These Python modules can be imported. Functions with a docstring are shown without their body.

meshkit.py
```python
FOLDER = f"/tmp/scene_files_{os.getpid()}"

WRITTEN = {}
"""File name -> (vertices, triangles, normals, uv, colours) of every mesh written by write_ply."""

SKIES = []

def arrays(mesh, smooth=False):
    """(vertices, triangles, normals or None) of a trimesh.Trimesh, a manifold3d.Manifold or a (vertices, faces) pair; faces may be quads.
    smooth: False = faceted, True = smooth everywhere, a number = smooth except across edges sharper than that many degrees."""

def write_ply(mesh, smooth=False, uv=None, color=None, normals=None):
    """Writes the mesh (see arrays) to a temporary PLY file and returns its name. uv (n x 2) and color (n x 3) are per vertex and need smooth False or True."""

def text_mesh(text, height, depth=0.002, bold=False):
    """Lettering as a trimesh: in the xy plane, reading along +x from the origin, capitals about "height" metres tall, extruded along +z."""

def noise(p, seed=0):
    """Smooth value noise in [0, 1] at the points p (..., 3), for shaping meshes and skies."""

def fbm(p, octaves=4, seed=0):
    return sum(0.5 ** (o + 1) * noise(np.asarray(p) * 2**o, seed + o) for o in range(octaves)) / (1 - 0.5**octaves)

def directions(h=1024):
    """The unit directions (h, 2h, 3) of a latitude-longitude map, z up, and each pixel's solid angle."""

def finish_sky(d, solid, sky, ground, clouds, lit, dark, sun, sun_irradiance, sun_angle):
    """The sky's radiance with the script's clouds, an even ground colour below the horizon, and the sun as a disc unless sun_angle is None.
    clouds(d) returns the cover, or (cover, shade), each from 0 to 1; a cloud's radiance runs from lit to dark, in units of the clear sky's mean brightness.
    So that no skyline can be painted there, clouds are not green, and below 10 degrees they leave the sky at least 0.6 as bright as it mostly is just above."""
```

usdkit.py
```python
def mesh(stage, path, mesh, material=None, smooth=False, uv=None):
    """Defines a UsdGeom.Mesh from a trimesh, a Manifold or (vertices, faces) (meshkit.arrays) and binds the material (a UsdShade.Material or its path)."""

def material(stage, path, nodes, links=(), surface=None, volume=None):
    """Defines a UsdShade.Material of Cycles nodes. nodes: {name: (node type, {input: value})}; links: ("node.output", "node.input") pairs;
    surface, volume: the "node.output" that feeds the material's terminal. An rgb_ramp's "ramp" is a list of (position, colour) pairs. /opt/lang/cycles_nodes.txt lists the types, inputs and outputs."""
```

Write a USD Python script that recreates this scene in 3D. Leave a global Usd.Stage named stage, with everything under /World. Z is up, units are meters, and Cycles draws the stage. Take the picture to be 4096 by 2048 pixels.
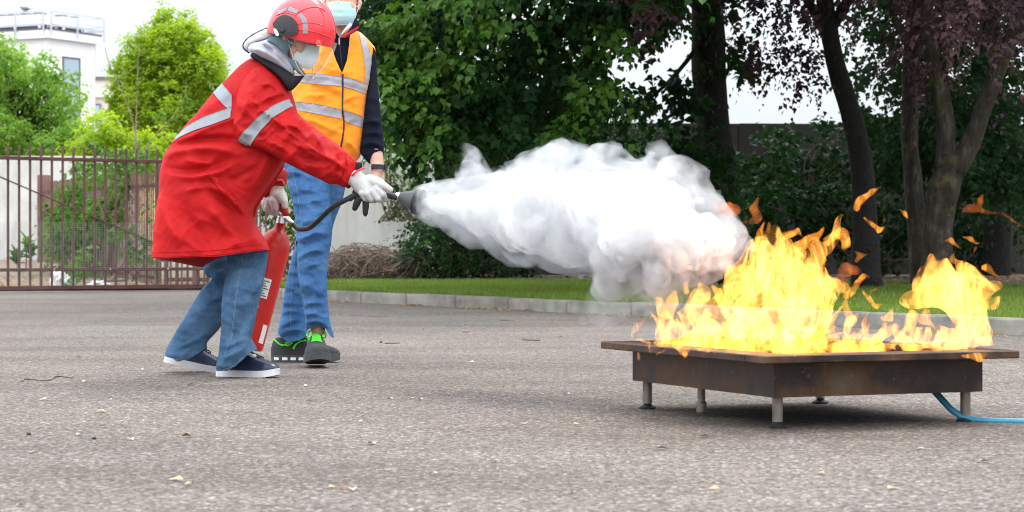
import math, random
import numpy as np, trimesh, usdkit, meshkit, shapely
import scipy.sparse as sp
from scipy.sparse.linalg import spsolve
from scipy.spatial import cKDTree
from scipy.interpolate import CubicSpline
from shapely.geometry import Polygon
from pxr import Usd, UsdGeom, UsdLux, UsdShade, Gf, Sdf, Vt

stage = Usd.Stage.CreateInMemory()
UsdGeom.SetStageUpAxis(stage, 'Z')
UsdGeom.Xform.Define(stage, '/World')

# ---------------------------------------------------------------- camera, sky, sun, exposure
FPX, HZ, CX, EYE = 8904.0, 995.0, 2048.0, 0.53      # focal length in photo pixels, horizon row, middle column, eye height
cam = UsdGeom.Camera.Define(stage, '/World/camera')
cam.CreateHorizontalApertureAttr(36.0)
cam.CreateFocalLengthAttr(36.0 * FPX / 4096)
cam.CreateVerticalApertureOffsetAttr(-36.0 / 4096 * (1024 - HZ))
cam.CreateFStopAttr(9.0)
cam.CreateFocusDistanceAttr(9.0)
cam.CreateExposureAttr(0.5)
cam.AddTranslateOp().Set((0, 0, EYE))
cam.AddRotateXOp().Set(90)

SUN_EL, SUN_ROT = math.radians(58), math.radians(35)
dome = UsdLux.DomeLight.Define(stage, '/World/sky')
sky_mat = usdkit.material(stage, '/World/Looks/overcast_sky', {
    'sky': ('sky_texture', {'sky_type': 'single_scattering', 'sun_disc': False, 'sun_elevation': SUN_EL, 'sun_rotation': SUN_ROT}),
    'tc': ('texture_coordinate', {}),
    'sx': ('separate_xyz', {}),
    'zz': ('map_range', {'from_min': 0.0, 'from_max': 1.0, 'to_min': 1.0, 'to_max': 5.0, 'clamp': True}),
    'nz': ('noise_texture', {'scale': 2.2, 'detail': 4, 'roughness': .55}),
    'nr': ('map_range', {'from_min': .3, 'from_max': .7, 'to_min': .95, 'to_max': 1.05, 'clamp': True}),
    'mul': ('math', {'math_type': 'multiply'}),
    'cl': ('vector_math', {'math_type': 'scale', 'vector1': (5.35, 5.65, 6.05)}),
    'mix': ('mix_color', {'fac': 0.94, 'use_clamp': False}),
    'bg': ('background_shader', {'strength': 0.1}),
}, [('tc.generated', 'sx.vector'), ('sx.z', 'zz.value'), ('tc.generated', 'nz.vector'), ('nz.fac', 'nr.value'), ('zz.result', 'mul.value1'), ('nr.result', 'mul.value2'),
    ('mul.value', 'cl.scale'), ('sky.color', 'mix.a'), ('cl.vector', 'mix.b'), ('mix.result', 'bg.color')], surface='bg.background')
UsdShade.MaterialBindingAPI.Apply(dome.GetPrim()).Bind(sky_mat)
dome.GetPrim().SetCustomDataByKey('kind', 'structure')
sun = UsdLux.DistantLight.Define(stage, '/World/sun')
sun.CreateIntensityAttr(0.4); sun.CreateAngleAttr(14.0); sun.CreateNormalizeAttr(True); sun.CreateColorAttr((1.0, .965, .91))
sun.AddRotateZOp().Set(-math.degrees(SUN_ROT)); sun.AddRotateXOp().Set(-(90 - math.degrees(SUN_EL)))

# ---------------------------------------------------------------- helpers
def at(px, py, d):
    """The point that the photo shows at (px, py) when it is d metres in front of the camera."""
    return np.array([(px - CX) / FPX * d, d, EYE + (HZ - py) / FPX * d])

BASE, COUNT = {}, {}
def numbered(path):
    n = COUNT.get(path, -1) + 1; COUNT[path] = n
    return path if n == 0 else f'{path}_{n:03d}'
def tag(prim, label=None, cat=None, group=None, kind=None):
    for k, v in (('label', label), ('category', cat), ('group', group), ('kind', kind)):
        if v: prim.SetCustomDataByKey(k, v)
def thing(name, label, cat, loc=(0, 0, 0), group=None, kind=None):
    p = numbered('/World/' + name)
    x = UsdGeom.Xform.Define(stage, p); x.AddTranslateOp().Set(tuple(float(c) for c in loc))
    BASE[p] = np.asarray(loc, float)
    tag(x.GetPrim(), label, cat, group, kind)
    return p
def obj(name, mesh, m, parent='/World', smooth=False, label=None, kind=None, cat=None, group=None, uv=None):
    """One Mesh prim under parent; the mesh is given in world coordinates."""
    p = numbered(parent + '/' + name)
    if isinstance(mesh, trimesh.Trimesh): mesh.remove_unreferenced_vertices()
    v, f, n = meshkit.arrays(mesh, smooth)
    b = BASE.get(parent, np.zeros(3)); BASE[p] = b
    g = UsdGeom.Mesh.Define(stage, p)
    g.CreatePointsAttr(Vt.Vec3fArray.FromNumpy((v - b).astype(np.float32)))
    g.CreateFaceVertexCountsAttr(Vt.IntArray.FromNumpy(np.full(len(f), 3, np.int32)))
    g.CreateFaceVertexIndicesAttr(Vt.IntArray.FromNumpy(f.astype(np.int32).ravel()))
    g.CreateSubdivisionSchemeAttr('none')
    if n is not None:
        g.CreateNormalsAttr(Vt.Vec3fArray.FromNumpy(n.astype(np.float32))); g.SetNormalsInterpolation('vertex')
    if m is not None:
        UsdShade.MaterialBindingAPI.Apply(g.GetPrim()).Bind(m)
    tag(g.GetPrim(), label, cat, group, kind)
    return p
def copy_of(src, label=None, loc=(0, 0, 0), rz=0.0, group=None, rx=0.0, scale=None):
    name = src.rsplit('/', 1)[1].rstrip('0123456789').rstrip('_')
    p = numbered('/World/' + name)
    x = UsdGeom.Xform.Define(stage, p)
    x.GetPrim().GetReferences().AddInternalReference(src)
    x.ClearXformOpOrder()
    x.AddTranslateOp(opSuffix='at').Set(tuple(float(c) for c in loc)); x.AddRotateZOp(opSuffix='at').Set(float(rz))
    if rx: x.AddRotateXOp(opSuffix='at').Set(float(rx))
    if scale: x.AddScaleOp(opSuffix='at').Set((scale,) * 3)
    x.GetPrim().SetInstanceable(True)
    tag(x.GetPrim(), label, None, group)
    return p
cat_ = trimesh.util.concatenate
def box(c, s, rz=0.0, ch=0.0):
    """A box of size s about the centre c; ch = chamfer."""
    if ch:
        h = np.array(s) / 2; pts = []
        for k in range(3):
            e = h - ch; e[k] = h[k]
            pts += [np.array(q) * e for q in np.ndindex(2, 2, 2)] and [np.array([a, b_, c_]) * e for a in (-1, 1) for b_ in (-1, 1) for c_ in (-1, 1)]
        m = trimesh.convex.convex_hull(np.array(pts))
    else:
        m = trimesh.creation.box(s)
    if rz: m.apply_transform(trimesh.transformations.rotation_matrix(rz, [0, 0, 1]))
    m.apply_translation(c)
    return m
def beam(a, b, w, h, ch=0.0):
    """A bar of section w x h from a to b (w sideways, h upwards)."""
    a, b = np.asarray(a, float), np.asarray(b, float)
    t = b - a; L = np.linalg.norm(t); t /= L
    up = np.array([0, 0, 1.0]) if abs(t[2]) < .95 else np.array([0, 1.0, 0])
    s = np.cross(t, up); s /= np.linalg.norm(s); u = np.cross(s, t)
    m = box((0, 0, 0), (L, w, h), ch=ch)
    M = np.eye(4); M[:3, 0], M[:3, 1], M[:3, 2], M[:3, 3] = t, s, u, (a + b) / 2
    if np.linalg.det(M[:3, :3]) < 0: M[:3, 1] *= -1
    m.apply_transform(M)
    return m
def tube(pts, r, sides=8, caps=True):
    p = np.asarray(pts, float); n = len(p)
    r = np.broadcast_to(np.asarray(r, float), (n,))
    t = np.gradient(p, axis=0); t /= np.linalg.norm(t, axis=1, keepdims=True) + 1e-12
    a = np.cross(t[0], [0, 0, 1.0] if abs(t[0][2]) < .9 else [1.0, 0, 0]); A = []
    for k in range(n):
        a = a - t[k] * (a @ t[k]); a /= np.linalg.norm(a) + 1e-12; A.append(a)
    A = np.array(A); B = np.cross(t, A)
    ang = np.arange(sides) * 2 * np.pi / sides
    v = p[:, None] + r[:, None, None] * (np.cos(ang)[None, :, None] * A[:, None] + np.sin(ang)[None, :, None] * B[:, None])
    i, j = np.meshgrid(np.arange(n - 1), np.arange(sides), indexing='ij'); j2 = (j + 1) % sides
    f = np.vstack([np.stack([i * sides + j, i * sides + j2, (i + 1) * sides + j2], -1).reshape(-1, 3), np.stack([i * sides + j, (i + 1) * sides + j2, (i + 1) * sides + j], -1).reshape(-1, 3)])
    v = v.reshape(-1, 3)
    if caps:
        k = np.arange(sides); k2 = (k + 1) % sides; e = (n - 1) * sides
        f = np.vstack([f, np.stack([k2, k, np.full(sides, len(v))], 1), np.stack([e + k, e + k2, np.full(sides, len(v) + 1)], 1)])
        v = np.vstack([v, p[0], p[-1]])
    return trimesh.Trimesh(v, f, process=False)
def spline(pts, n=40):
    p = np.asarray(pts, float)
    u = np.concatenate([[0], np.cumsum(np.linalg.norm(np.diff(p, axis=0), axis=1))])
    return CubicSpline(u, p)(np.linspace(0, u[-1], n))
def lathe(profile, n=32):
    """Revolves (radius, z) pairs about z."""
    pr = np.asarray(profile, float); a = np.arange(n) * 2 * np.pi / n; k = len(pr)
    v = np.stack([pr[:, 0, None] * np.cos(a), pr[:, 0, None] * np.sin(a), np.broadcast_to(pr[:, 1, None], (k, n))], -1).reshape(-1, 3)
    i, j = np.meshgrid(np.arange(k - 1), np.arange(n), indexing='ij'); j2 = (j + 1) % n
    f = np.vstack([np.stack([i * n + j, i * n + j2, (i + 1) * n + j2], -1).reshape(-1, 3), np.stack([i * n + j, (i + 1) * n + j2, (i + 1) * n + j], -1).reshape(-1, 3)])
    return trimesh.Trimesh(v, f, process=False)
def frame(o, z, x=None):
    """4x4 with origin o, local z along z and local x near x."""
    z = np.asarray(z, float); z = z / np.linalg.norm(z)
    x = np.asarray([1, 0, 0] if x is None else x, float); x = x - z * (x @ z); x /= np.linalg.norm(x)
    M = np.eye(4); M[:3, 0], M[:3, 1], M[:3, 2], M[:3, 3] = x, np.cross(z, x), z, o
    return M

# ---------------------------------------------------------------- materials
def mat(name, col, rough=.7, var=.0, scale=20.0, col2=None, bump=0.0, bscale=None, bdist=.004, metal=0.0, spec=.4, sheen=0.0, coat=0.0, detail=5, lo=.35, hi=.65, obj_space=False, extra=None, vscale=None):
    """Principled material whose colour wanders between two tones by fractal noise, with optional noise bump."""
    col = np.array(col, float)
    a, b = (col * (1 - var), np.minimum(col * (1 + var), .97)) if col2 is None else (col, np.array(col2, float))
    n = {'g': ('geometry', {}), 'n': ('noise_texture', {'scale': scale, 'detail': detail, 'roughness': .6}),
         'r': ('rgb_ramp', {'ramp': [(0, a), (lo, a), (hi, b), (1, b)]}),
         'p': ('principled_bsdf', {'roughness': rough, 'metallic': metal, 'specular_ior_level': spec, 'sheen_weight': sheen, 'coat_weight': coat})}
    l = [('n.fac', 'r.fac'), ('r.color', 'p.base_color')]
    if vscale is not None:
        n['mp'] = ('mapping', {'scale': vscale}); l += [('g.position', 'mp.vector'), ('mp.vector', 'n.vector')]
    else:
        l += [('g.position', 'n.vector')]
    if bump:
        n['bn'] = ('noise_texture', {'scale': bscale or scale * 3, 'detail': 4, 'roughness': .6})
        n['b'] = ('bump', {'strength': bump, 'distance': bdist})
        l += [('g.position', 'bn.vector'), ('bn.fac', 'b.height'), ('b.normal', 'p.normal')]
    for k, v in (extra or {}).items(): n['p'][1][k] = v
    return usdkit.material(stage, '/World/Looks/' + name, n, l, surface='p.BSDF')
def leaf_mat(name, cols, trans=.35, rough=.5, clump=1.2, spec=.2):
    """Leaves: a tone per leaf, lighter and darker by clumps, some light through the blade."""
    k = len(cols)
    n = {'g': ('geometry', {}), 'n': ('noise_texture', {'scale': clump, 'detail': 3}),
         'm': ('math', {'math_type': 'multiply_add', 'value2': .75}), 's': ('math', {'math_type': 'multiply', 'value2': .55}),
         'r': ('rgb_ramp', {'ramp': [(i / (k - 1), c) for i, c in enumerate(cols)]}),
         'p': ('principled_bsdf', {'roughness': rough, 'specular_ior_level': spec}),
         'hs': ('hsv', {'saturation': 1.1, 'value': 1.7}), 't': ('translucent_bsdf', {}), 'x': ('mix_closure', {'fac': trans})}
    l = [('g.position', 'n.vector'), ('g.random_per_island', 's.value1'), ('n.fac', 'm.value1'), ('s.value', 'm.value3'), ('m.value', 'r.fac'), ('r.color', 'p.base_color'),
         ('r.color', 'hs.color'), ('hs.color', 't.color'), ('p.BSDF', 'x.closure1'), ('t.BSDF', 'x.closure2')]
    return usdkit.material(stage, '/World/Looks/' + name, n, l, surface='x.closure')

# ---------------------------------------------------------------- foliage
LEAF_V = np.array([[0, 0, 0], [.34, .38, .10], [0, .45, 0], [0, 1, -.12], [-.34, .38, .10]])
LEAF_F = np.array([[0, 1, 2], [1, 3, 2], [3, 4, 2], [4, 0, 2]])
def leaves(pos, d, nrm, size, width=1.0):
    """One folded blade per row: base at pos, pointing along d, facing nrm."""
    d = d / np.linalg.norm(d, axis=1, keepdims=True)
    s = np.cross(d, nrm); s /= np.linalg.norm(s, axis=1, keepdims=True) + 1e-9
    u = np.cross(s, d); size = np.broadcast_to(size, (len(pos),))
    v = pos[:, None] + size[:, None, None] * (LEAF_V[None, :, 0:1] * width * s[:, None] + LEAF_V[None, :, 1:2] * d[:, None] + LEAF_V[None, :, 2:3] * u[:, None])
    f = (np.arange(len(pos)) * 5)[:, None, None] + LEAF_F[None]
    return v.reshape(-1, 3), f.reshape(-1, 3)
def sprays(rng, anchors, dirs, n, length, size, droop=.5, width=1.0, spread=.9, hang=.4, flat=.6):
    """Leafy twigs: n leaves alternate along each arching twig. Returns (leaf vertices, leaf faces, twig mesh pieces)."""
    N = len(anchors); dirs = dirs / np.linalg.norm(dirs, axis=1, keepdims=True)
    L = length * rng.uniform(.6, 1.3, N)
    t = (np.arange(n) + rng.uniform(0, 1, (N, n))) / n
    pos = anchors[:, None] + dirs[:, None] * (L[:, None] * t)[..., None]
    pos[..., 2] -= droop * L[:, None] * t ** 2
    side = np.cross(dirs, [0, 0, 1.0]); side /= np.linalg.norm(side, axis=1, keepdims=True) + 1e-9
    sgn = np.where(np.arange(n) % 2 == 0, 1.0, -1.0)[None, :, None]
    d = dirs[:, None] * .55 + side[:, None] * sgn * spread + rng.normal(0, .35, (N, n, 3)); d[..., 2] -= hang + droop * t
    nr = np.array([0, 0, 1.0]) * flat + rng.normal(0, .45, (N, n, 3)) + dirs[:, None] * .35
    pos = pos + rng.normal(0, size * .25, pos.shape)
    sz = size * rng.uniform(.55, 1.2, (N, n)) * (1 - .35 * t ** 3)
    v, f = leaves(pos.reshape(-1, 3), d.reshape(-1, 3), nr.reshape(-1, 3), sz.ravel(), width)
    return v, f
def in_poly(rng, poly, n):
    P = Polygon(poly); x0, y0, x1, y1 = P.bounds; out = []
    shapely.prepare(P)
    while len(out) < n:
        q = rng.uniform((x0, y0), (x1, y1), (n * 2, 2)); out += list(q[shapely.contains_xy(P, q[:, 0], q[:, 1])])
    return np.array(out[:n])
def bark_tube(pts, radii, rng, sides=14, n=36, rough=.12, freq=9):
    c = spline(pts, n); r = np.interp(np.linspace(0, 1, n), np.linspace(0, 1, len(radii)), radii)
    m = tube(c, r, sides)
    k = np.repeat(c, sides, axis=0); v = m.vertices.copy(); q = v[:len(k)] - k
    nz = meshkit.fbm(v[:len(k)] * np.array([freq, freq, freq * .35]) + rng.integers(0, 99), 3) - .5
    v[:len(k)] = k + q * (1 + 2 * rough * nz[:, None]); m.vertices = v
    return m

import manifold3d as mf
def blob_union(chains, refine=None):
    """Union of the hulls of consecutive spheres; chains: lists of (point, radius)."""
    parts = []
    for ch in chains:
        sp_ = [mf.Manifold.sphere(r, 20).translate(tuple(map(float, p))) for p, r in ch]
        if len(sp_) == 1: parts.append(sp_[0])
        parts += [mf.Manifold.batch_hull([sp_[i], sp_[i + 1]]) for i in range(len(sp_) - 1)]
    m = mf.Manifold.batch_boolean(parts, mf.OpType.Add)
    if refine: m = m.refine_to_length(refine)
    q = m.to_mesh(); return trimesh.Trimesh(q.vert_properties[:, :3], q.tri_verts, process=True)

rubber = mat('black_rubber', (.012, .012, .013), .6, var=.2)

def surface_nets(f, org, h):
    """The zero surface of the grid f (negative inside) as a smooth closed mesh."""
    f = np.pad(f, 1, constant_values=1.0); org = np.asarray(org, float) - h
    ins = f < 0; n = np.array(f.shape) - 1; cnt = np.zeros(n, int); pos = np.zeros((*n, 3)); num = np.zeros(n)
    corner = list(np.ndindex(2, 2, 2)); sl = lambda c: tuple(slice(c[k], c[k] + n[k]) for k in range(3))
    for a in corner:
        for k in range(3):
            if a[k]: continue
            b = list(a); b[k] = 1; fa, fb = f[sl(a)], f[sl(b)]; x = (fa < 0) != (fb < 0)
            t = np.where(x, fa / np.where(x, fa - fb, 1), 0); e = np.zeros((*n, 3)); e[...] = a; e[..., k] += t; pos += e * x[..., None]; num += x
    act = num > 0; idx = -np.ones(n, int); idx[act] = np.arange(act.sum())
    v = (np.argwhere(act) + pos[act] / num[act][:, None]) * h + org
    F = []
    for k in range(3):
        i, j = [(1, 2), (2, 0), (0, 1)][k]; s0 = [slice(1, n[q]) for q in range(3)]; s0[k] = slice(0, n[k]); s1 = [slice(1, n[q]) for q in range(3)]; s1[k] = slice(1, n[k] + 1)
        a, b = ins[tuple(s0)], ins[tuple(s1)]; c = np.argwhere(a != b); flip = a[tuple(c.T)]
        c = c + [1 - (q == k) for q in range(3)]; di, dj = np.eye(3, dtype=int)[i], np.eye(3, dtype=int)[j]
        q = np.stack([idx[tuple((c - o).T)] for o in (di + dj, dj, 0 * di, di)], 1); q[~flip] = q[~flip][:, ::-1]; F += [q[:, [0, 1, 2]], q[:, [0, 2, 3]]]
    return trimesh.Trimesh(v, np.vstack(F), process=False)
def capsule_field(P, chains, k=30.0):
    """Smooth union of tapering capsules: the signed distance of every point of P to the chains."""
    acc = np.zeros(len(P))
    for ch in chains:
        segs = list(zip(ch[:-1], ch[1:])) if len(ch) > 1 else [(ch[0], ch[0])]
        for (a, ra), (b, rb) in segs:
            a, b = np.asarray(a), np.asarray(b); ab = b - a; L = ab @ ab + 1e-12; t = np.clip((P - a) @ ab / L, 0, 1)
            d = np.linalg.norm(P - a - t[:, None] * ab, axis=1) - (ra + (rb - ra) * t); acc += np.exp(np.clip(-k * d, -60, 60))
    return -np.log(acc + 1e-30) / k
def grid_of(chains, pad, h):
    pts = np.array([p for c in chains for p, r in c]); rad = np.array([r for c in chains for p, r in c])[:, None]
    lo, hi = (pts - rad).min(0) - pad, (pts + rad).max(0) + pad; ax = [np.arange(lo[q], hi[q] + h, h) for q in range(3)]
    G = np.stack(np.meshgrid(*ax, indexing='ij'), -1); return G, lo
# ================================================================ ground, kerb, lawn
rng = np.random.default_rng(7)
asphalt = usdkit.material(stage, '/World/Looks/asphalt', {
    'g': ('geometry', {}),
    'v': ('voronoi_texture', {'scale': 118.0, 'randomness': 1.0}),
    'sc': ('separate_color', {'color_type': 'rgb'}),
    'rc': ('rgb_ramp', {'ramp': [(0, (.055, .050, .046)), (.30, (.108, .097, .088)), (.60, (.152, .136, .122)), (.80, (.196, .160, .135)), (.90, (.222, .201, .182)), (.97, (.33, .305, .275)), (1, (.40, .37, .335))]}),
    'n2': ('noise_texture', {'scale': 60.0, 'detail': 6, 'roughness': .75}),
    'r2': ('rgb_ramp', {'ramp': [(.3, (.52, .51, .50)), (.5, (.97, .96, .95)), (.72, (1.55, 1.50, 1.45))]}),
    'mx': ('mix', {'mix_type': 'multiply', 'fac': 1.0}),
    'n3': ('noise_texture', {'scale': .55, 'detail': 5, 'roughness': .6}),
    'r3': ('rgb_ramp', {'ramp': [(.3, (.80, .79, .78)), (.55, (1.03, 1.0, .98)), (.75, (1.2, 1.17, 1.16))]}),
    'my': ('mix', {'mix_type': 'multiply', 'fac': 1.0}),
    'd': ('math', {'math_type': 'multiply_add', 'value2': -1.0}),
    'b': ('bump', {'strength': .5, 'distance': .004}),
    'mpl': ('mapping', {'scale': (.30, 1.5, 1)}), 'n4': ('noise_texture', {'scale': 1.1, 'detail': 6, 'roughness': .65}), 'r4': ('rgb_ramp', {'ramp': [(.30, (.80, .79, .78)), (.50, (1, 1, 1)), (.72, (1.14, 1.16, 1.2))]}), 'mz': ('mix', {'mix_type': 'multiply', 'fac': 1.0}),
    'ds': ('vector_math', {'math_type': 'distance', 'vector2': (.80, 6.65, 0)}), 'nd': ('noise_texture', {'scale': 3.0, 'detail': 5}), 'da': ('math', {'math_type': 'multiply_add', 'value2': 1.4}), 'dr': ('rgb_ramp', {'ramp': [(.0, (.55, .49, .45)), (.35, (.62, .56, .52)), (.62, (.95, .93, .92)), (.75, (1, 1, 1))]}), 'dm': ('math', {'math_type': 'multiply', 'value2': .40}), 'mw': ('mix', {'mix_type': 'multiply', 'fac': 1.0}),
    'p': ('principled_bsdf', {'roughness': .9, 'specular_ior_level': .2}),
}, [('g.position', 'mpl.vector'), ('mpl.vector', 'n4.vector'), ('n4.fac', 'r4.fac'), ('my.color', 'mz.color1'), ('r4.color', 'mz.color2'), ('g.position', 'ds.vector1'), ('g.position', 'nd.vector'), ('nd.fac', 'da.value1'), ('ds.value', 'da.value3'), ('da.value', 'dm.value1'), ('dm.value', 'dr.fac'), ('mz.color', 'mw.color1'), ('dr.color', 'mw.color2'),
    ('g.position', 'v.vector'), ('g.position', 'n2.vector'), ('g.position', 'n3.vector'), ('v.color', 'sc.color'), ('sc.r', 'rc.fac'), ('rc.color', 'mx.color1'), ('n2.fac', 'r2.fac'), ('r2.color', 'mx.color2'),
    ('n3.fac', 'r3.fac'), ('mx.color', 'my.color1'), ('r3.color', 'my.color2'), ('mw.color', 'p.base_color'), ('v.distance', 'd.value1'), ('n2.fac', 'd.value3'), ('d.value', 'b.height'), ('b.normal', 'p.normal')], surface='p.BSDF')
def sheet(x0, y0, x1, y1, z):
    return trimesh.Trimesh([[x0, y0, z], [x1, y0, z], [x1, y1, z], [x0, y1, z]], [[0, 1, 2], [0, 2, 3]], process=False)
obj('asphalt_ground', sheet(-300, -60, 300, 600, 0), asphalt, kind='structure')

KD = np.array([.483, -.875]); KN = np.array([.875, .483]); K0 = np.array([-1.87, 22.6])          # kerb direction (towards the right), side of the lawn, a point of it
def kerb_pt(s, off=0.0, z=0.0):
    q = K0 + KD * s + KN * off
    return np.array([q[0], q[1], z])
concrete = mat('kerb_concrete', (.13, .12, .10), .9, scale=4, col2=(.24, .222, .19), bump=.5, bscale=60, bdist=.006)
kerb = UsdGeom.Xform.Define(stage, '/World/kerb'); tag(kerb.GetPrim(), kind='structure'); BASE['/World/kerb'] = np.zeros(3)
for k in range(22):
    a, b = -3.2 + k * 1.0, -3.2 + k * 1.0 + .988
    dz = rng.uniform(-.004, .006)
    p, q = kerb_pt(a, .06 + rng.uniform(-.004, .004), .02 + dz), kerb_pt(b, .06 + rng.uniform(-.004, .004), .02 + dz)
    m = beam(p, q, .12, .17, ch=.012)
    m = m.subdivide().subdivide().subdivide()
    v = m.vertices.copy(); v += (meshkit.fbm(v * 14, 3)[:, None] - .5) * .016 * np.array([1, 1, .5]); m.vertices = v
    obj('kerb_stone', m, concrete, '/World/kerb', smooth=40)

soil = mat('leaf_litter_soil', (.035, .024, .016), .95, scale=9, col2=(.12, .085, .055), bump=.8, bscale=40, bdist=.02)
lawn_base = mat('turf', (.07, .115, .02), .95, scale=6, col2=(.11, .18, .03), bump=.6, bscale=50, bdist=.01)
def lawn_z(x, y):
    off = (np.stack([x, y], -1) - K0) @ KN
    return .092 + .02 * np.clip(off / 4, 0, 1) + .012 * (meshkit.fbm(np.stack([x * .9, y * .9, 0 * x], -1), 3) - .5)
FAR = lambda s: 30.2 - 0.32 * s       # depth at which the lawn gives way to bare soil
S = np.linspace(-3.3, 19, 90); T = np.linspace(0, 1, 30)
def strip(S, f0, f1, zf, nt=30):
    T = np.linspace(0, 1, nt); P = []
    for t in T:
        a, b = f0(S), f1(S); P.append(a * (1 - t) + b * t)
    P = np.array(P).transpose(1, 0, 2); z = zf(P[..., 0], P[..., 1]); v = np.concatenate([P, z[..., None]], -1).reshape(-1, 3)
    i, j = np.meshgrid(np.arange(len(S) - 1), np.arange(nt - 1), indexing='ij'); q = np.stack([i * nt + j, (i + 1) * nt + j, (i + 1) * nt + j + 1, i * nt + j + 1], -1).reshape(-1, 4)
    return trimesh.Trimesh(v, np.vstack([q[:, [0, 1, 2]], q[:, [0, 2, 3]]]), process=False)
near_edge = lambda s: K0 + KD * s[:, None] + KN * .115
def lawn_far(s):
    p = near_edge(s); ln = np.clip(6.0 + s * .55, 5, 9.5); return p + np.array([.35, .94]) * ln[:, None]
def wall_edge(s):
    p = lawn_far(s); return np.stack([p[:, 0] + 1.5 + .25 * s, np.maximum(p[:, 1] + 2, 35.5)], 1)
obj('lawn', strip(S, near_edge, lawn_far, lawn_z), lawn_base, kind='structure', smooth=True)
obj('planting_bed', strip(S, lambda s: lawn_far(s) - np.array([.06, .1]), wall_edge, lambda x, y: lawn_z(x, y) + .006 + .05 * meshkit.fbm(np.stack([x * 1.6, y * 1.6, 0 * x], -1), 4)), soil, kind='structure', smooth=True)
obj('soil_verge', strip(np.linspace(0, 1, 40), lambda s: np.stack([-14 + 11.2 * s, 25.2 + 3.9 * s], 1), lambda s: np.stack([-17 + 15 * s, 44 - 8 * s], 1),
    lambda x, y: .008 + .30 * np.clip((y - 29) / 10, 0, 1) + .05 * meshkit.fbm(np.stack([x * 1.5, y * 1.5, 0 * x], -1), 4) * np.clip((y - 27.5) / 2, 0, 1), 30),
    mat('dry_verge_soil', (.12, .09, .06), .95, scale=7, col2=(.26, .2, .14), bump=.8, bscale=40, bdist=.02), kind='structure', smooth=True)

# grass blades
grass_mat = leaf_mat('grass_blades', [(.06, .095, .018), (.11, .16, .028), (.165, .225, .045), (.24, .27, .09)], .3, .6, 1.5)
ng = 150000
gs, gt = rng.uniform(-3.2, 18.6, ng), rng.uniform(0, 1, ng) ** 1.25
p0, p1 = near_edge(gs), lawn_far(gs); gp = p0 + (p1 - p0) * (gt * 1.03)[:, None]
keep = (gp[:, 0] < gp[:, 1] * .245 + .2) & (gp[:, 0] > -gp[:, 1] * .12 - .3); gp = gp[keep]; n = len(gp)
gz = lawn_z(gp[:, 0], gp[:, 1]) - .004
h = rng.uniform(.022, .062, n) * (.75 + .6 * meshkit.fbm(np.c_[gp * 1.3, 0 * gz], 3)); az = rng.uniform(0, 2 * np.pi, n); lean = rng.uniform(.1, .9, n)
tipo = np.stack([np.cos(az) * lean * h, np.sin(az) * lean * h, h], 1); w = rng.uniform(.002, .0042, n); sd = np.stack([-np.sin(az), np.cos(az), 0 * az], 1) * w[:, None]
b0 = np.c_[gp, gz]; v = np.stack([b0 - sd, b0 + sd, b0 + tipo * np.array([.4, .4, .6]) + sd * .7, b0 + tipo * np.array([.4, .4, .6]) - sd * .7, b0 + tipo], 1).reshape(-1, 3)
f = (np.arange(n) * 5)[:, None, None] + np.array([[0, 1, 2], [0, 2, 3], [3, 2, 4]])[None]
obj('grass', trimesh.Trimesh(v, f.reshape(-1, 3), process=False), grass_mat, kind='stuff', label='short bright green lawn grass behind the kerb')
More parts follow.
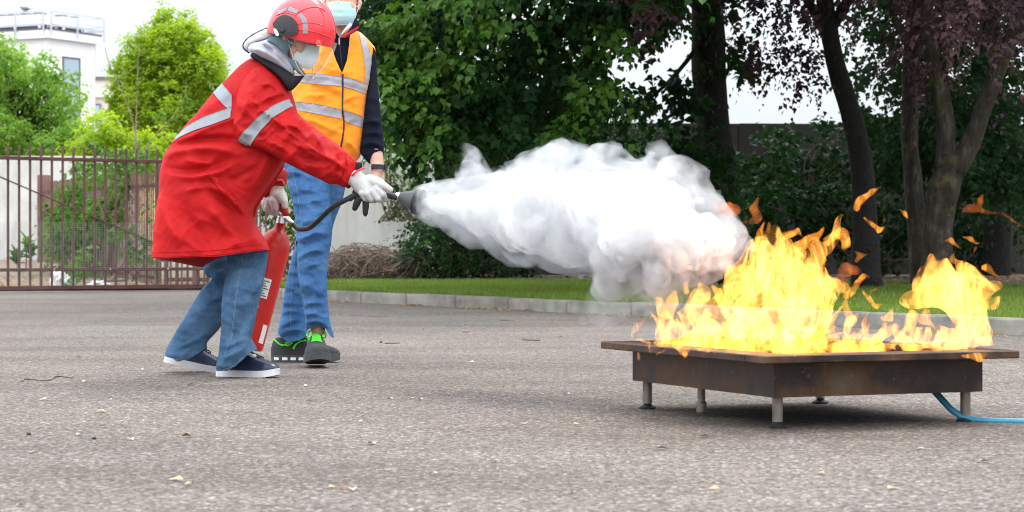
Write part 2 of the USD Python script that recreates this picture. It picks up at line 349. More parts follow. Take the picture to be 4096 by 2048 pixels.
# dry litter along the kerb foot, at the lawn's back edge and under the fence
def litter(rng, pts, size, lo=.4, hi=1.3):
    n = len(pts); az = rng.uniform(0, 2 * np.pi, n)
    d = np.stack([np.cos(az), np.sin(az), rng.uniform(-.1, .35, n)], 1); nr = np.array([0, 0, 1.0]) + rng.normal(0, .4, (n, 3))
    return leaves(pts, d, nr, size * rng.uniform(lo, hi, n), .8)
dry = leaf_mat('dry_litter', [(.16, .10, .05), (.30, .21, .11), (.42, .31, .18), (.5, .42, .28)], .15, .8, 3)
s_, o_ = rng.uniform(-3.2, 14, 2600), -np.abs(rng.normal(0, .10, 2600)) - .005
lp = np.array([kerb_pt(a, b, .006) for a, b in zip(s_, o_)]); clump = meshkit.fbm(lp * 1.3, 3) > .47; lp = lp[clump]
v, f = litter(rng, lp, .035); obj('kerb_litter', trimesh.Trimesh(v, f, process=False), dry, kind='stuff', label='dry leaf litter gathered along the foot of the kerb')
q = rng.uniform(0, 1, (5000, 2)); fx = -10 + 7.6 * q[:, 0]; fy = 26.2 + (fx + 10) * .45 * .85 + q[:, 1] ** 1.7 * 5
v, f = litter(rng, np.c_[fx, fy, .04 + .03 * np.clip(fy - 29, 0, 9)], .06); obj('fence_litter', trimesh.Trimesh(v, f, process=False), dry, kind='stuff', label='brown leaf litter lying under and behind the fence')

# ================================================================ fences
fence_mat = mat('brown_fence_paint', (.085, .034, .028), .55, scale=3, col2=(.135, .060, .050), bump=.2, bscale=40)
FA, FB = np.array([-6.14, 26.7]), np.array([-4.41, 27.9])
fd = (FB - FA) / np.linalg.norm(FB - FA); fn = np.array([-fd[1], fd[0]])
def fpt(s, z, o=0.0):
    q = FA + fd * s + fn * o; return np.array([q[0], q[1], z])
gate = thing('steel_bar_gate', 'tall brown steel bar sliding gate with square pickets in front of the white wall', 'gate', fpt(1, 0))
SL, SR = -2.0, 3.6
obj('rail', beam(fpt(SL, 1.622), fpt(SR, 1.622), .05, .045, .004), fence_mat, gate, smooth=20)
obj('rail', beam(fpt(SL, .275), fpt(SR, .275), .05, .04, .004), fence_mat, gate, smooth=20)
obj('rail', beam(fpt(SL, .056), fpt(SR, .056), .06, .05, .004), fence_mat, gate, smooth=20)
pitch = 2.105 / 15
for k in range(-13, 26):
    s = .10 + k * pitch
    if not SL < s < SR: continue
    obj('picket', cat_([beam(fpt(s, .082), fpt(s, .2545), .027, .027, .003), beam(fpt(s, .2955), fpt(s, 1.5985), .027, .027, .003), beam(fpt(s, 1.6455), fpt(s, 1.775), .027, .027, .003)]), fence_mat, gate, smooth=20)
obj('diagonal_brace', tube([fpt(-1.2, 1.80, -.026), fpt(0, 1.387, -.026), fpt(2.02, .60, -.026), fpt(2.5, .42, -.026)], .009, 8), fence_mat, gate, smooth=True)
bolt_mat = mat('zinc_bolt', (.55, .55, .56), .4, metal=.8)
for s in (.68, 1.42, 2.2, 2.8):
    obj('bolt', trimesh.creation.icosphere(1, .011).apply_translation(fpt(s, .275, -.028)), bolt_mat, gate, smooth=True)
wires = []
for k in range(150):
    s = SL + .03 + k * .026 * 1.4
    if s < SR: wires.append(tube([fpt(s, .09, -.032), fpt(s, .86, -.032)], .0011, 3, False))
for k in range(30):
    z = .09 + k * .026; wires.append(tube([fpt(SL, z, -.033), fpt(SR, z, -.033)], .0011, 3, False))
obj('wire_mesh', cat_(wires), mat('wire_mesh_zinc', (.30, .30, .30), .5, metal=.3), gate, kind='stuff', label='fine wire netting tied to the lower half of the gate')

slat_mat = mat('brown_slat_fence_paint', (.11, .052, .046), .6, scale=3, col2=(.19, .10, .088))
G0, G1 = np.array([-8.05, 38.3]), np.array([-4.69, 29.5])
gd = (G1 - G0) / np.linalg.norm(G1 - G0); gl = np.linalg.norm(G1 - G0)
def spt(s, h):
    q = G0 + gd * s; return np.array([q[0], q[1], .18 - .14 * s / gl + h])
slats = thing('slat_fence', 'reddish brown fence of close narrow slats running back behind the gate', 'fence', spt(gl / 2, 0))
obj('post', beam(spt(0, -.2), spt(0, 1.62), .2, .2, .01), slat_mat, slats, smooth=20)
for s in (3.1, 6.2, gl):
    obj('post', beam(spt(s, -.2), spt(s, 1.6), .08, .08, .006), slat_mat, slats, smooth=20)
for h in (.1, 1.33): obj('rail', beam(spt(.101, h), spt(gl - .05, h), .03, .05), slat_mat, slats)
for k in range(int(gl / .115) - 1):
    s = .16 + k * .115
    if min(abs(s - q) for q in (3.1, 6.2, gl)) < .08: continue
    o = np.array([gd[1], -gd[0], 0]) * .027
    obj('slat', beam(spt(s, -.05) + o, spt(s, 1.5 + rng.uniform(-.01, .01)) + o, .014, .030), slat_mat, slats)
slats2 = thing('slat_fence', 'short stretch of brown slat fence close behind the right end of the gate', 'fence', (-4.1, 29.5, 0))
for h in (.12, 1.4): obj('rail', beam((-4.6, 29.42, h), (-3.2, 29.42, h), .03, .05), slat_mat, slats2)
obj('post', beam((-4.18, 29.36, -.1), (-4.18, 29.36, 1.6), .07, .07, .005), slat_mat, slats2, smooth=20)
for k in range(19):
    obj('slat', beam((-4.58 + k * .074, 29.388, .02), (-4.58 + k * .074, 29.388, 1.52), .022, .035), slat_mat, slats2)

# ================================================================ walls
def panel_wall(A, B, h0, h1, n, m, name, label, posts=True, thick=.12):
    A, B = np.array(A, float), np.array(B, float); t = thing(name, label, 'wall', (*(A + B) / 2, 0)); d = (B - A) / n; u = d / np.linalg.norm(d); nn = np.array([u[1], -u[0]])
    for k in range(n):
        a, b = A + d * k + u * .006, A + d * (k + 1) - u * .006; hh = h0 + (h1 - h0) * (k + .5) / n
        for z0, z1 in ((-.3, hh),):
            q = beam((*a, (z0 + z1) / 2), (*b, (z0 + z1) / 2), thick, z1 - z0, .008)
            obj('panel', q, m, t, smooth=20)
        if posts: obj('post', beam((*(A + d * k + nn * .03), -.3), (*(A + d * k + nn * .03), hh + .03), .14, .14, .01), m, t, smooth=20)
    return t
def stain(name, a, b, streak, bump=.45):
    return usdkit.material(stage, '/World/Looks/' + name, {
        'g': ('geometry', {}), 'n': ('noise_texture', {'scale': 2.0, 'detail': 6, 'roughness': .65}), 'mp': ('mapping', {'scale': (6, 6, .5)}), 'n2': ('noise_texture', {'scale': 1.4, 'detail': 5}),
        'r': ('rgb_ramp', {'ramp': [(.3, a), (.65, b)]}), 'r2': ('rgb_ramp', {'ramp': [(.42, streak), (.56, (1, 1, 1))]}), 'mx': ('mix', {'mix_type': 'multiply', 'fac': .22}),
        'n3': ('noise_texture', {'scale': 45.0, 'detail': 4}), 'b': ('bump', {'strength': bump, 'distance': .01}), 'p': ('principled_bsdf', {'roughness': .9, 'specular_ior_level': .2})},
        [('g.position', 'n.vector'), ('g.position', 'mp.vector'), ('mp.vector', 'n2.vector'), ('g.position', 'n3.vector'), ('n.fac', 'r.fac'), ('n2.fac', 'r2.fac'), ('r.color', 'mx.color1'), ('r2.color', 'mx.color2'),
         ('mx.color', 'p.base_color'), ('n3.fac', 'b.height'), ('b.normal', 'p.normal')], surface='p.BSDF')
pale = stain('pale_render', (.46, .45, .41), (.58, .57, .53), (.55, .54, .5))
dark = mat('shade_dark_concrete', (.022, .018, .016), .95, scale=1.2, col2=(.042, .035, .030), bump=.5, bscale=40, bdist=.008)  # the shade under the trees is put into this dark wall colour
panel_wall((-14.0, 39.5), (-7.2, 40.3), 2.2, 2.2, 2, pale, 'boundary_wall', 'pale rendered wall behind the steel bar gate at the left', posts=False)
panel_wall((-4.2, 32.6), (-1.15, 32.9), 2.42, 2.42, 1, pale, 'boundary_wall', 'pale stained wall behind the man and the heap of brushwood', posts=False)
panel_wall((-1.15, 32.96), (12.5, 34.6), 2.40, 2.44, 6, dark, 'boundary_wall', 'concrete panel wall behind the trees at the right, coloured dark for tree shade', posts=False)

# ================================================================ the far tower block
white_wall = mat('white_cladding', (.80, .80, .79), .7, var=.04, scale=.8)
trim_dark = mat('dark_cap', (.12, .11, .11), .6); steel = mat('painted_rail', (.42, .46, .52), .5, var=.08, scale=3); grey_pil = mat('grey_downpipe', (.34, .38, .41), .5)
glass = usdkit.material(stage, '/World/Looks/window_pane', {'p': ('principled_bsdf', {'base_color': (.32, .40, .46), 'roughness': .08, 'specular_ior_level': .8, 'metallic': .25})}, surface='p.BSDF')
C = np.array([(188 - CX) / FPX * 122, 122.0]); ur = np.array([.46, .888]); ul = np.array([-.888, .46])
def tw(r, l, z): q = C + ur * r + ul * l; return np.array([q[0], q[1], z])
def prism(r0, r1, l0, l1, z0, z1):
    m = trimesh.creation.box((r1 - r0, l1 - l0, z1 - z0)); M = np.eye(4); M[:2, 0], M[:2, 1] = ur, ul; M[:3, 3] = tw((r0 + r1) / 2, (l0 + l1) / 2, (z0 + z1) / 2); m.apply_transform(M); return m
ZP0, ZP1 = 12.1, 12.55
tower = thing('tower_block', 'white square tower block with a rooftop railing behind the left trees', 'building', tw(2, 2, 0))
obj('wall', prism(.12, 4.35, .12, 7, 0, ZP0), white_wall, tower)
obj('parapet', prism(-.12, 4.62, -.12, 7.2, ZP0 + .002, ZP1), white_wall, tower)
obj('parapet_cap', prism(-.15, 4.65, -.15, 7.23, ZP1 + .002, ZP1 + .09), trim_dark, tower)
obj('downpipe', prism(4.36, 4.62, .3, .6, 0, ZP0), grey_pil, tower)
for z1, z0 in ((11.2, 9.55), (9.5, 5.9), (5.0, 3.2)):
    w = obj('window', cat_([prism(1.45, 3.0, .06, .119, z1 - .09, z1), prism(1.45, 3.0, .06, .119, z0, z0 + .09), prism(1.45, 1.55, .06, .119, z0 + .092, z1 - .092), prism(2.9, 3.0, .06, .119, z0 + .092, z1 - .092)]), trim_dark, tower)
    obj('pane', prism(1.552, 2.898, .085, .117, z0 + .092, z1 - .092), glass, w)
for l0, z1, z0 in ((3.2, 7.3, 5.6), (3.2, 4.0, 2.4)):
    w = obj('window', cat_([prism(.06, .119, l0, l0 + 1.5, z1 - .09, z1), prism(.06, .119, l0, l0 + 1.5, z0, z0 + .09), prism(.06, .119, l0, l0 + .1, z0 + .092, z1 - .092), prism(.06, .119, l0 + 1.4, l0 + 1.5, z0 + .092, z1 - .092)]), trim_dark, tower)
    obj('pane', prism(.085, .117, l0 + .102, l0 + 1.398, z0 + .092, z1 - .092), glass, w)
zt = 13.55
def rail_run(a, b, m):
    for z, t in ((zt, .05), (zt - .5, .035), (ZP1 + .28, .13)): obj('guard_rail', beam((*a, z), (*b, z), .035, t), m, tower)
cr = lambda r, l: tw(r, l, 0)[:2]
rail_run(cr(.12, -.2), cr(4.7, -.2), steel); rail_run(cr(-.2, .12), cr(-.2, 7.2), steel); rail_run(cr(4.7, -.1), cr(4.7, 7), steel)
for r in (.06, 2.35, 4.7): obj('guard_post', beam(tw(r, -.24, ZP1 - .35), tw(r, -.24, zt), .09, .06), steel, tower)
for l in (.06, 2.0, 4.0, 4.2, 6.0): obj('guard_post', beam(tw(-.24, l, ZP1 - .35), tw(-.24, l, zt), .09, .06), steel, tower)
ac_mat = mat('cooling_unit_shell', (.70, .68, .62), .6, var=.05); fan_mat = mat('fan_guard', (.13, .13, .15), .6)
def cooling(r0, r1, l0, l1, label, n, along):
    t = thing('cooling_unit', label, 'cooling unit', tw((r0 + r1) / 2, (l0 + l1) / 2, ZP1), group=None)
    obj('shell', prism(r0, r1, l0, l1, ZP1 + .42, ZP1 + .95), ac_mat, t)
    for r in (r0 + .1, r1 - .1):
        for l in (l0 + .1, (l0 + l1) / 2, l1 - .1): obj('leg', prism(r - .06, r + .06, l - .06, l + .06, ZP1 + .09, ZP1 + .418), ac_mat, t)
    obj('duct', prism(r0 + .2, r1 - .2, l0 + .2, l1 - .2, ZP1 + .15, ZP1 + .415), fan_mat, t)
    for k in range(n):
        u = (k + .5) / n; c = tw((r0 + r1) / 2 if along else r0 + (r1 - r0) * u, l0 + (l1 - l0) * u if along else (l0 + l1) / 2, ZP1 + .955)
        obj('fan', trimesh.creation.cylinder(.36, .12, sections=20).apply_translation(c + [0, 0, .06]), fan_mat, t)
cooling(.6, 1.7, 1.0, 4.6, 'long cream rooftop cooling unit on the left side of the tower roof', 4, True)
cooling(2.2, 4.2, .6, 1.8, 'cream rooftop cooling unit on the right side of the tower roof', 2, False)
bird_mat = mat('grey_feathers', (.22, .22, .24), .8, var=.2, scale=30)
bp = tw(-.2, 1.35, zt + .03)
bird = thing('pigeon', 'small grey pigeon perched on the tower roof railing', 'bird', bp)
bm = trimesh.creation.icosphere(3, 1.0); v = bm.vertices.copy()
v = v * np.array([.30, .11, .12]); v[:, 2] += .14 + .05 * np.clip(v[:, 0] / .3, 0, 1); v[:, 1] *= np.where(v[:, 0] < -.1, .6, 1); bm.vertices = v
hd = trimesh.creation.icosphere(2, .075).apply_translation((.27, 0, .24)); tl = box((-.38, 0, .12), (.28, .1, .02)); bk = trimesh.creation.cone(.02, .08).apply_transform(frame((.33, 0, .24), (1, 0, -.2)))
legs = cat_([tube([(0, y, .05), (0.02, y, 0)], .012, 5) for y in (-.04, .04)])
M = np.eye(4); M[:2, 0] = ul; M[:2, 1] = -ur; M[:3, 3] = bp; M[:3, :3] *= 1.0
obj('body', cat_([bm, hd, tl, bk, legs]).apply_transform(M), bird_mat, bird, smooth=50)
wing = cat_([box((-.06, s * .1, .16), (.34, .025, .11), ch=.01) for s in (-1, 1)]); obj('wing', wing.apply_transform(M), mat('dark_wing', (.13, .13, .14), .8), bird)

beige = mat('beige_render', (.60, .55, .48), .8, var=.05, scale=.6)
low = thing('low_annex', 'beige flat roofed annex beside the white tower block', 'building', (-19, 134, 0))
bx = lambda p0, p1, y0, y1, z0, z1: box(((p0 + p1) / 2, (y0 + y1) / 2, (z0 + z1) / 2), (p1 - p0, y1 - y0, z1 - z0))
obj('wall', bx(-25.4, -17.6, 132, 142, 0, 9.5), beige, low)
obj('cornice', bx(-25.45, -17.5, 131.85, 142.1, 9.502, 10.55), beige, low)
obj('roof_cap', bx(-25.5, -17.4, 131.75, 142.2, 10.552, 10.72), trim_dark, low)
for x0 in (-25.15, -22.5,):
    w = obj('window', cat_([bx(x0, x0 + .78, 131.9, 131.998, 9.05, 9.13), bx(x0, x0 + .78, 131.9, 131.998, 7.8, 7.88), bx(x0, x0 + .07, 131.9, 131.998, 7.882, 9.048), bx(x0 + .71, x0 + .78, 131.9, 131.998, 7.882, 9.048)]), trim_dark, low)
    obj('pane', bx(x0 + .072, x0 + .708, 131.93, 131.99, 7.882, 9.048), glass, w)
# ================================================================ trees and plants
rng = np.random.default_rng(21)
young_leaf = leaf_mat('young_yellow_green_leaf', [(.07, .12, .014), (.17, .255, .022), (.30, .40, .034), (.41, .48, .06), (.42, .41, .10)], .5, .5, 1.0)
fresh_leaf = leaf_mat('fresh_green_leaf', [(.075, .14, .03), (.16, .275, .045), (.26, .40, .07), (.34, .47, .12)], .5, .5, .9)
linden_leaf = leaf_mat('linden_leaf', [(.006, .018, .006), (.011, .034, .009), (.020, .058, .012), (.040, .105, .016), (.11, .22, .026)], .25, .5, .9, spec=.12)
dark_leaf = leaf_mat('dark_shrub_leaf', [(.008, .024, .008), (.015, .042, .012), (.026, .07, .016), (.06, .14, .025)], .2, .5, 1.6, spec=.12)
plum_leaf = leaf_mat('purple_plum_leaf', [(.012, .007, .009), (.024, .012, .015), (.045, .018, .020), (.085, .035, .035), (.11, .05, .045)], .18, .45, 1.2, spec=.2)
vine_leaf = leaf_mat('vine_leaf', [(.03, .07, .015), (.06, .13, .02), (.11, .20, .03), (.16, .27, .045)], .35, .45, 2.0)
dark_bark = mat('dark_bark', (.007, .006, .006), .95, scale=7, col2=(.022, .018, .016), bump=1.0, bscale=26, bdist=.03, vscale=(8, 8, 1.6))
mossy_bark = usdkit.material(stage, '/World/Looks/mossy_bark', {
    'g': ('geometry', {}), 'mp': ('mapping', {'scale': (9, 9, 3)}), 'n': ('noise_texture', {'scale': 1.6, 'detail': 6, 'roughness': .65}), 'r': ('rgb_ramp', {'ramp': [(.3, (.014, .011, .009)), (.55, (.042, .035, .028)), (.72, (.10, .088, .072))]}),
    'n2': ('noise_texture', {'scale': 4.5, 'detail': 6, 'roughness': .7}), 'r2': ('rgb_ramp', {'ramp': [(.55, (0, 0, 0)), (.64, (1, 1, 1))]}), 'mx': ('mix', {'color2': (.085, .07, .015)}),
    'b': ('bump', {'strength': 1.0, 'distance': .03}), 'p': ('principled_bsdf', {'roughness': .95, 'specular_ior_level': .2})},
    [('g.position', 'mp.vector'), ('mp.vector', 'n.vector'), ('g.position', 'n2.vector'), ('n.fac', 'r.fac'), ('n2.fac', 'r2.fac'), ('r2.color', 'mx.fac'), ('r.color', 'mx.color1'), ('mx.color', 'p.base_color'), ('n.fac', 'b.height'), ('b.normal', 'p.normal')], surface='p.BSDF')
twig_mat = mat('dry_twig', (.12, .08, .06), .9, scale=4, col2=(.26, .19, .15))

def crown_points(rng, blobs, n):
    """Random points in the outer part of ellipsoids (centre, radii), with the outward direction."""
    vol = np.array([np.prod(r) ** .75 for _, r in blobs]); k = rng.choice(len(blobs), n, p=vol / vol.sum())
    c = np.array([b[0] for b in blobs])[k]; r = np.array([np.broadcast_to(b[1], 3) for b in blobs])[k]
    u = rng.normal(size=(n, 3)); u /= np.linalg.norm(u, axis=1, keepdims=True)
    rad = rng.uniform(.25, 1, n) ** .5
    return c + u * r * rad[:, None], u
def mesh_of(v, f): return trimesh.Trimesh(v, f, process=False)

# --- conical tree behind the gate
dC = 60.0
tree = thing('cone_shaped_tree', 'dense yellow green tree with a pointed twin top behind the gate', 'tree', at(655, 1080, dC))
base = at(655, 1074, dC)
obj('trunk', bark_tube([base, at(660, 850, dC), at(664, 500, dC), at(660, 200, dC)], [.18, .14, .09, .03], rng), dark_bark, tree, smooth=True)
lims = []
blobs = []
for (px, py, rx, ry) in [(658, 60, 16, 42), (655, 110, 34, 45), (745, 95, 22, 36), (745, 150, 45, 50), (660, 180, 60, 60), (590, 160, 26, 40), (540, 200, 30, 45), (800, 180, 40, 50), (700, 250, 90, 70), (590, 270, 75, 65), (500, 290, 40, 50), (820, 270, 55, 60), (860, 240, 24, 36),
                         (505, 370, 45, 50), (590, 380, 80, 65), (720, 370, 90, 65), (850, 340, 55, 60), (478, 440, 36, 45), (560, 470, 85, 60), (700, 470, 90, 60), (820, 440, 70, 60), (620, 560, 90, 50), (510, 540, 56, 45), (740, 560, 60, 45)]:
    s = dC / FPX
    for q in range(2):
        blobs.append((at(px, py, dC + (rng.uniform(-1, 1) * (1.3 if ry > 46 else .3))), (rx * s, rx * s * 1.1, ry * s)))
    lims.append(tube(spline([at(662, min(py + 170, 700), dC), at((662 + px) / 2, py + 70, dC), at(px, py, dC)], 8), [.035, .03, .027, .024, .02, .016, .012, .006], 5))
obj('branch', cat_(lims), dark_bark, tree, smooth=True)
a, u = crown_points(rng, blobs, 5200); u[:, 2] += .55
v, f = sprays(rng, a, u, 10, .33, .125, droop=.25, width=.9, hang=.15, flat=.5)
obj('crown', mesh_of(v, f), young_leaf, tree, kind='stuff')

# --- loose tree at the left edge
dL = 52.0
tree = thing('loose_leafy_tree', 'loose light green tree at the left edge in front of the white tower', 'tree', at(60, 1085, dL))
obj('trunk', bark_tube([at(60, 1085, dL), at(62, 700, dL), at(40, 420, dL), at(20, 240, dL)], [.16, .13, .08, .03], rng), dark_bark, tree, smooth=True)
blobs, lims = [], []
for (px, py, rx, ry) in [(25, 175, 20, 30), (-20, 230, 50, 60), (85, 225, 22, 32), (40, 260, 45, 40), (110, 270, 40, 40), (180, 270, 32, 45), (190, 330, 28, 30), (20, 340, 70, 55), (110, 350, 60, 50), (60, 440, 80, 50), (170, 420, 50, 38), (-60, 400, 70, 90), (230, 355, 28, 22), (270, 310, 16, 22),
                         (290, 385, 34, 18), (330, 372, 16, 12), (240, 440, 45, 30), (300, 445, 22, 20), (20, 530, 80, 50), (120, 520, 70, 45), (230, 520, 55, 40), (300, 530, 45, 40), (320, 590, 45, 40), (200, 590, 70, 35), (80, 600, 90, 40)]:
    s = dL / FPX; blobs.append((at(px, py, dL + rng.uniform(-1, 1)), (rx * s, rx * s * 1.2, ry * s)))
    lims.append(tube(spline([at(55, min(py + 190, 800), dL), at((60 + px) / 2, py + 60, dL), at(px, py, dL)], 8), [.04, .033, .028, .024, .02, .016, .012, .006], 5))
obj('branch', cat_(lims), dark_bark, tree, smooth=True)
a, u = crown_points(rng, blobs, 2900); u[:, 2] += .3
v, f = sprays(rng, a, u, 9, .32, .125, droop=.45, width=.8, hang=.3)
obj('crown', mesh_of(v, f), fresh_leaf, tree, kind='stuff')

# --- scrub behind the wall and the slat fence
def bush(name, label, cat, d, spots, nspray, m, leaf, length, n=10, depth=.6, stems=8, seed=1, **kw):
    r = np.random.default_rng(seed); s = d / FPX; px = np.mean([q[0] for q in spots]); py = max(q[1] + q[3] for q in spots)
    base = at(px, py, d); t = thing(name, label, cat, base)
    blobs = [(at(x, y, d + r.uniform(-depth, depth)), (rx * s, min(rx * s, .9), ry * s)) for x, y, rx, ry in spots]
    st = []
    for k in range(stems):
        b = blobs[r.integers(len(blobs))][0]; st.append(tube(spline([base + [r.uniform(-.3, .3), r.uniform(-.2, .2), -.05], (base * .5 + b * .5) + r.normal(0, .08, 3), b], 9), np.linspace(.016, .004, 9), 5))
    obj('stem', cat_(st), twig_mat, t, smooth=True)
    a, u = crown_points(r, blobs, nspray); u[:, 2] += .4
    v, f = sprays(r, a, u, n, length, leaf, **kw); obj('foliage', mesh_of(v, f), m, t, kind='stuff'); return t
bush('wild_bush', 'yellow green scrub bush rising above the gate left of the red coat', 'bush', 43, [(400, 520, 50, 50), (440, 580, 70, 40), (380, 590, 60, 40), (500, 590, 60, 45), (560, 600, 60, 40), (330, 610, 40, 25), (640, 590, 50, 50), (420, 650, 70, 40), (520, 660, 80, 40), (620, 660, 60, 40)], 900, young_leaf, .10, .45, seed=3)
vt = bush('climbing_vine', 'leafy green vine scrambling over the brown slat fence', 'vine', 32.5, [(360, 620, 20, 40), (350, 680, 30, 30), (440, 660, 40, 50), (470, 720, 40, 40), (300, 790, 50, 40), (330, 840, 40, 30), (270, 800, 30, 30), (430, 860, 50, 40), (470, 830, 35, 40), (200, 890, 25, 50), (260, 900, 50, 50), (320, 930, 50, 40), (250, 980, 40, 50), (230, 1040, 25, 35),
                       (390, 960, 50, 40), (440, 920, 40, 40), (420, 1010, 40, 40), (370, 1030, 30, 30), (330, 1080, 25, 25), (240, 850, 25, 30), (520, 640, 40, 30), (560, 650, 40, 20)], 900, vine_leaf, .085, .26, n=8, depth=1.6, stems=24, seed=4, flat=.3)
vt = bush('climbing_vine', 'big leafed vine hanging on the gate bars beside the red coat', 'vine', 28.2, [(532, 955, 12, 25), (575, 975, 18, 30), (575, 1020, 12, 25), (490, 930, 12, 14), (355, 680, 12, 22), (325, 690, 10, 18), (610, 850, 8, 14), (360, 1015, 16, 14), (315, 1085, 14, 20), (525, 900, 8, 8)], 34, vine_leaf, .12, .2, n=7, depth=.05, stems=6, seed=5, droop=.9, flat=.2)
# bare shoots
sh = thing('sapling', 'bare slender sapling with long whippy shoots behind the gate', 'sapling', at(545, 1085, 41))
dS = 41
obj('stem', cat_([tube(spline([at(x, y, dS) for x, y in q], 24), np.linspace(.022, .006, 24), 6) for q in ([(545, 1085), (543, 560), (547, 400), (557, 165)], [(548, 1085), (545, 560), (510, 420), (465, 320), (420, 190)], [(565, 1080), (590, 580), (660, 500), (725, 420), (745, 330)], [(392, 640), (420, 605), (470, 612), (510, 640)])]), twig_mat, sh, smooth=True)
r_ = np.random.default_rng(9); v, f = sprays(r_, np.array([at(x, y, dS) for x, y in ((740, 385), (750, 392), (735, 400), (640, 465), (625, 470), (650, 472))]), r_.normal(0, 1, (6, 3)), 7, .2, .13, flat=.8)
obj('leaves', mesh_of(v, f), vine_leaf, sh, kind='stuff')
# broad leafed plant
def rosette(name, label, spots, d, m, seed):
    r = np.random.default_rng(seed); t = thing(name, label, 'plant', at(spots[0][0], spots[0][1] + 60, d))
    for x, y, rad in spots:
        c = at(x, y, d); st = tube([c + [0, 0, -.5], c], .012, 6); obj('stem', st, twig_mat, t, smooth=True)
        for k in range(22):
            az = r.uniform(0, 2 * np.pi); el = r.uniform(.1, 1.3); dr = np.array([[np.cos(az) * np.cos(el), np.sin(az) * np.cos(el), np.sin(el)]]); b = c + [0, 0, r.uniform(-.12, .05)]
            v, f = leaves(b[None], dr, np.array([[0, 0, 1.0]]) + r.normal(0, .2, (1, 3)), rad * r.uniform(.7, 1.1), .62)
            q = trimesh.Trimesh(v, f, process=False).subdivide(); obj('leaf', q, m, t, smooth=True)
rosette('broad_leaf_plant', 'bushy plant with long bright green leaves in front of the pale left wall', [(105, 985, .26), (70, 1035, .26), (125, 1010, .22)], 34.5, vine_leaf, 11)
# far yellow dome among the leaves
ydome = thing('yellow_tank', 'pale yellow rounded tank top showing through the scrub above the gate', 'tank', at(600, 1080, 47))
obj('shell', lathe([(0.001, 0), (.18, 0), (.2, .3), (.21, 2.1), (.2, 2.4), (.15, 2.58), (.08, 2.64), (.001, 2.66)], 24).apply_translation(at(600, 1080, 47)), mat('faded_yellow', (.75, .55, .22), .6, var=.1), ydome, smooth=40)
obj('lid', lathe([(.001, 0), (.06, 0), (.06, .05), (.001, .06)], 16).apply_translation(at(600, 1080, 47) + [0, 0, 2.662]), mat('pale_lid', (.7, .62, .45), .6), ydome, smooth=30)

# --- trees at the right
dT = 24.5
linden = thing('linden_tree', 'big dark green linden with drooping leafy boughs and an ivy dark trunk', 'tree', at(2880, 1140, dT))
obj('trunk', bark_tube([at(2890, 1150, dT), at(2872, 760, dT), at(2850, 500, dT), at(2833, 200, dT), at(2824, -100, dT), at(2815, -500, dT), at(2800, -1000, dT)], [.27, .22, .19, .18, .17, .15, .09], rng, rough=.16), dark_bark, linden, smooth=True)
boughs = [[(2815, -300), (2500, -330), (2100, -100), (1700, 120)], [(2818, -150), (2500, -100), (2200, 150), (1900, 330)], [(2825, 50), (2650, -20), (2400, 160), (2150, 420)], [(2830, 120), (2700, 300), (2560, 420), (2440, 470)], [(2845, 420), (2740, 440), (2650, 480), (2610, 510)], [(2815, -300), (2300, -500), (1800, -350), (1400, -100)], [(2820, -200), (2950, -300), (3100, -250), (3300, -150)], [(2815, -350), (2600, -700), (2200, -800), (1800, -700)]]
for k, bq in enumerate(boughs):
    dd = np.linspace(dT, dT - [4.2, 3.0, 2.2, 1.0, .6, 4.5, -2, 1][k], len(bq))
    obj('bough', tube(spline([at(x, y, d) for (x, y), d in zip(bq, dd)], 24), np.linspace(.085 if k not in (3, 4) else .03, .012, 24), 8), dark_bark, linden, smooth=True)
A, D = [], []
def fill(rng, poly, n, d0, d1, out=(-.2, -.8, -.35)):
    q = in_poly(rng, poly, n); d = rng.uniform(d0, d1, n); return np.array([at(x, y, z) for (x, y), z in zip(q, d)]), np.array(out) + rng.normal(0, .55, (n, 3))
main = [(1440, -700), (1420, 0), (1480, 120), (1600, 250), (1580, 360), (1640, 430), (1680, 520), (1740, 580), (1800, 560), (1900, 520), (2000, 540), (2100, 590), (2200, 570), (2260, 520), (2330, 520), (2400, 460), (2430, 340), (2440, 200), (2500, 60), (2620, -20), (2760, -60), (2790, -700)]
for args in ((main, 1900, 20.5, 24.5), ([(1450, -1500), (3000, -1500), (3000, -300), (1450, -300)], 300, 19, 27), ([(1500, -1100), (1600, -150), (2000, -60), (2500, -120), (2900, -150), (3000, -1200)], 420, 17.0, 21.5), ([(1450, 60), (1600, 100), (1900, 250), (2100, 450), (2150, 600), (1950, 560), (1700, 640), (1580, 540), (1520, 400)], 180, 19.6, 21), ([(2450, 300), (2540, 330), (2640, 400), (2640, 470), (2500, 480), (2430, 440)], 22, 22.5, 25), ([(2680, 290), (2780, 310), (2780, 430), (2700, 420)], 22, 23.6, 24.0),  # also holds an unseen forward overhang, added to shade the crown
             ([(2640, 560), (2780, 540), (2780, 680), (2700, 700), (2600, 620)], 40, 23.5, 24.3), ([(2860, 560), (2920, 580), (2920, 700), (2870, 700)], 14, 23.4, 23.8), ([(2910, 80), (2990, 140), (3020, 330), (2960, 330), (2920, 250)], 14, 23, 25), ([(2420, -60), (2740, -80), (2740, 100), (2560, 100)], 50, 22, 26), ([(2760, -200), (3000, -200), (3000, -10), (2780, 0)], 50, 23, 26)):
    a, u = fill(rng, *args); A.append(a); D.append(u)
A, D = np.vstack(A), np.vstack(D)
v, f = sprays(rng, A, D, 15, .45, .105, droop=.45, width=1.25, hang=.55, flat=.55, spread=.75)
lv = v.reshape(-1, 5, 3); near = np.argsort(lv[:, 0, 1] + np.where((lv[:, 0, 2] > 3.0) | (lv[:, 0, 2] < 1.0), 9, 0))[:300]; rest = np.ones(len(lv), bool); rest[near] = False
kr = np.nonzero(rest)[0]
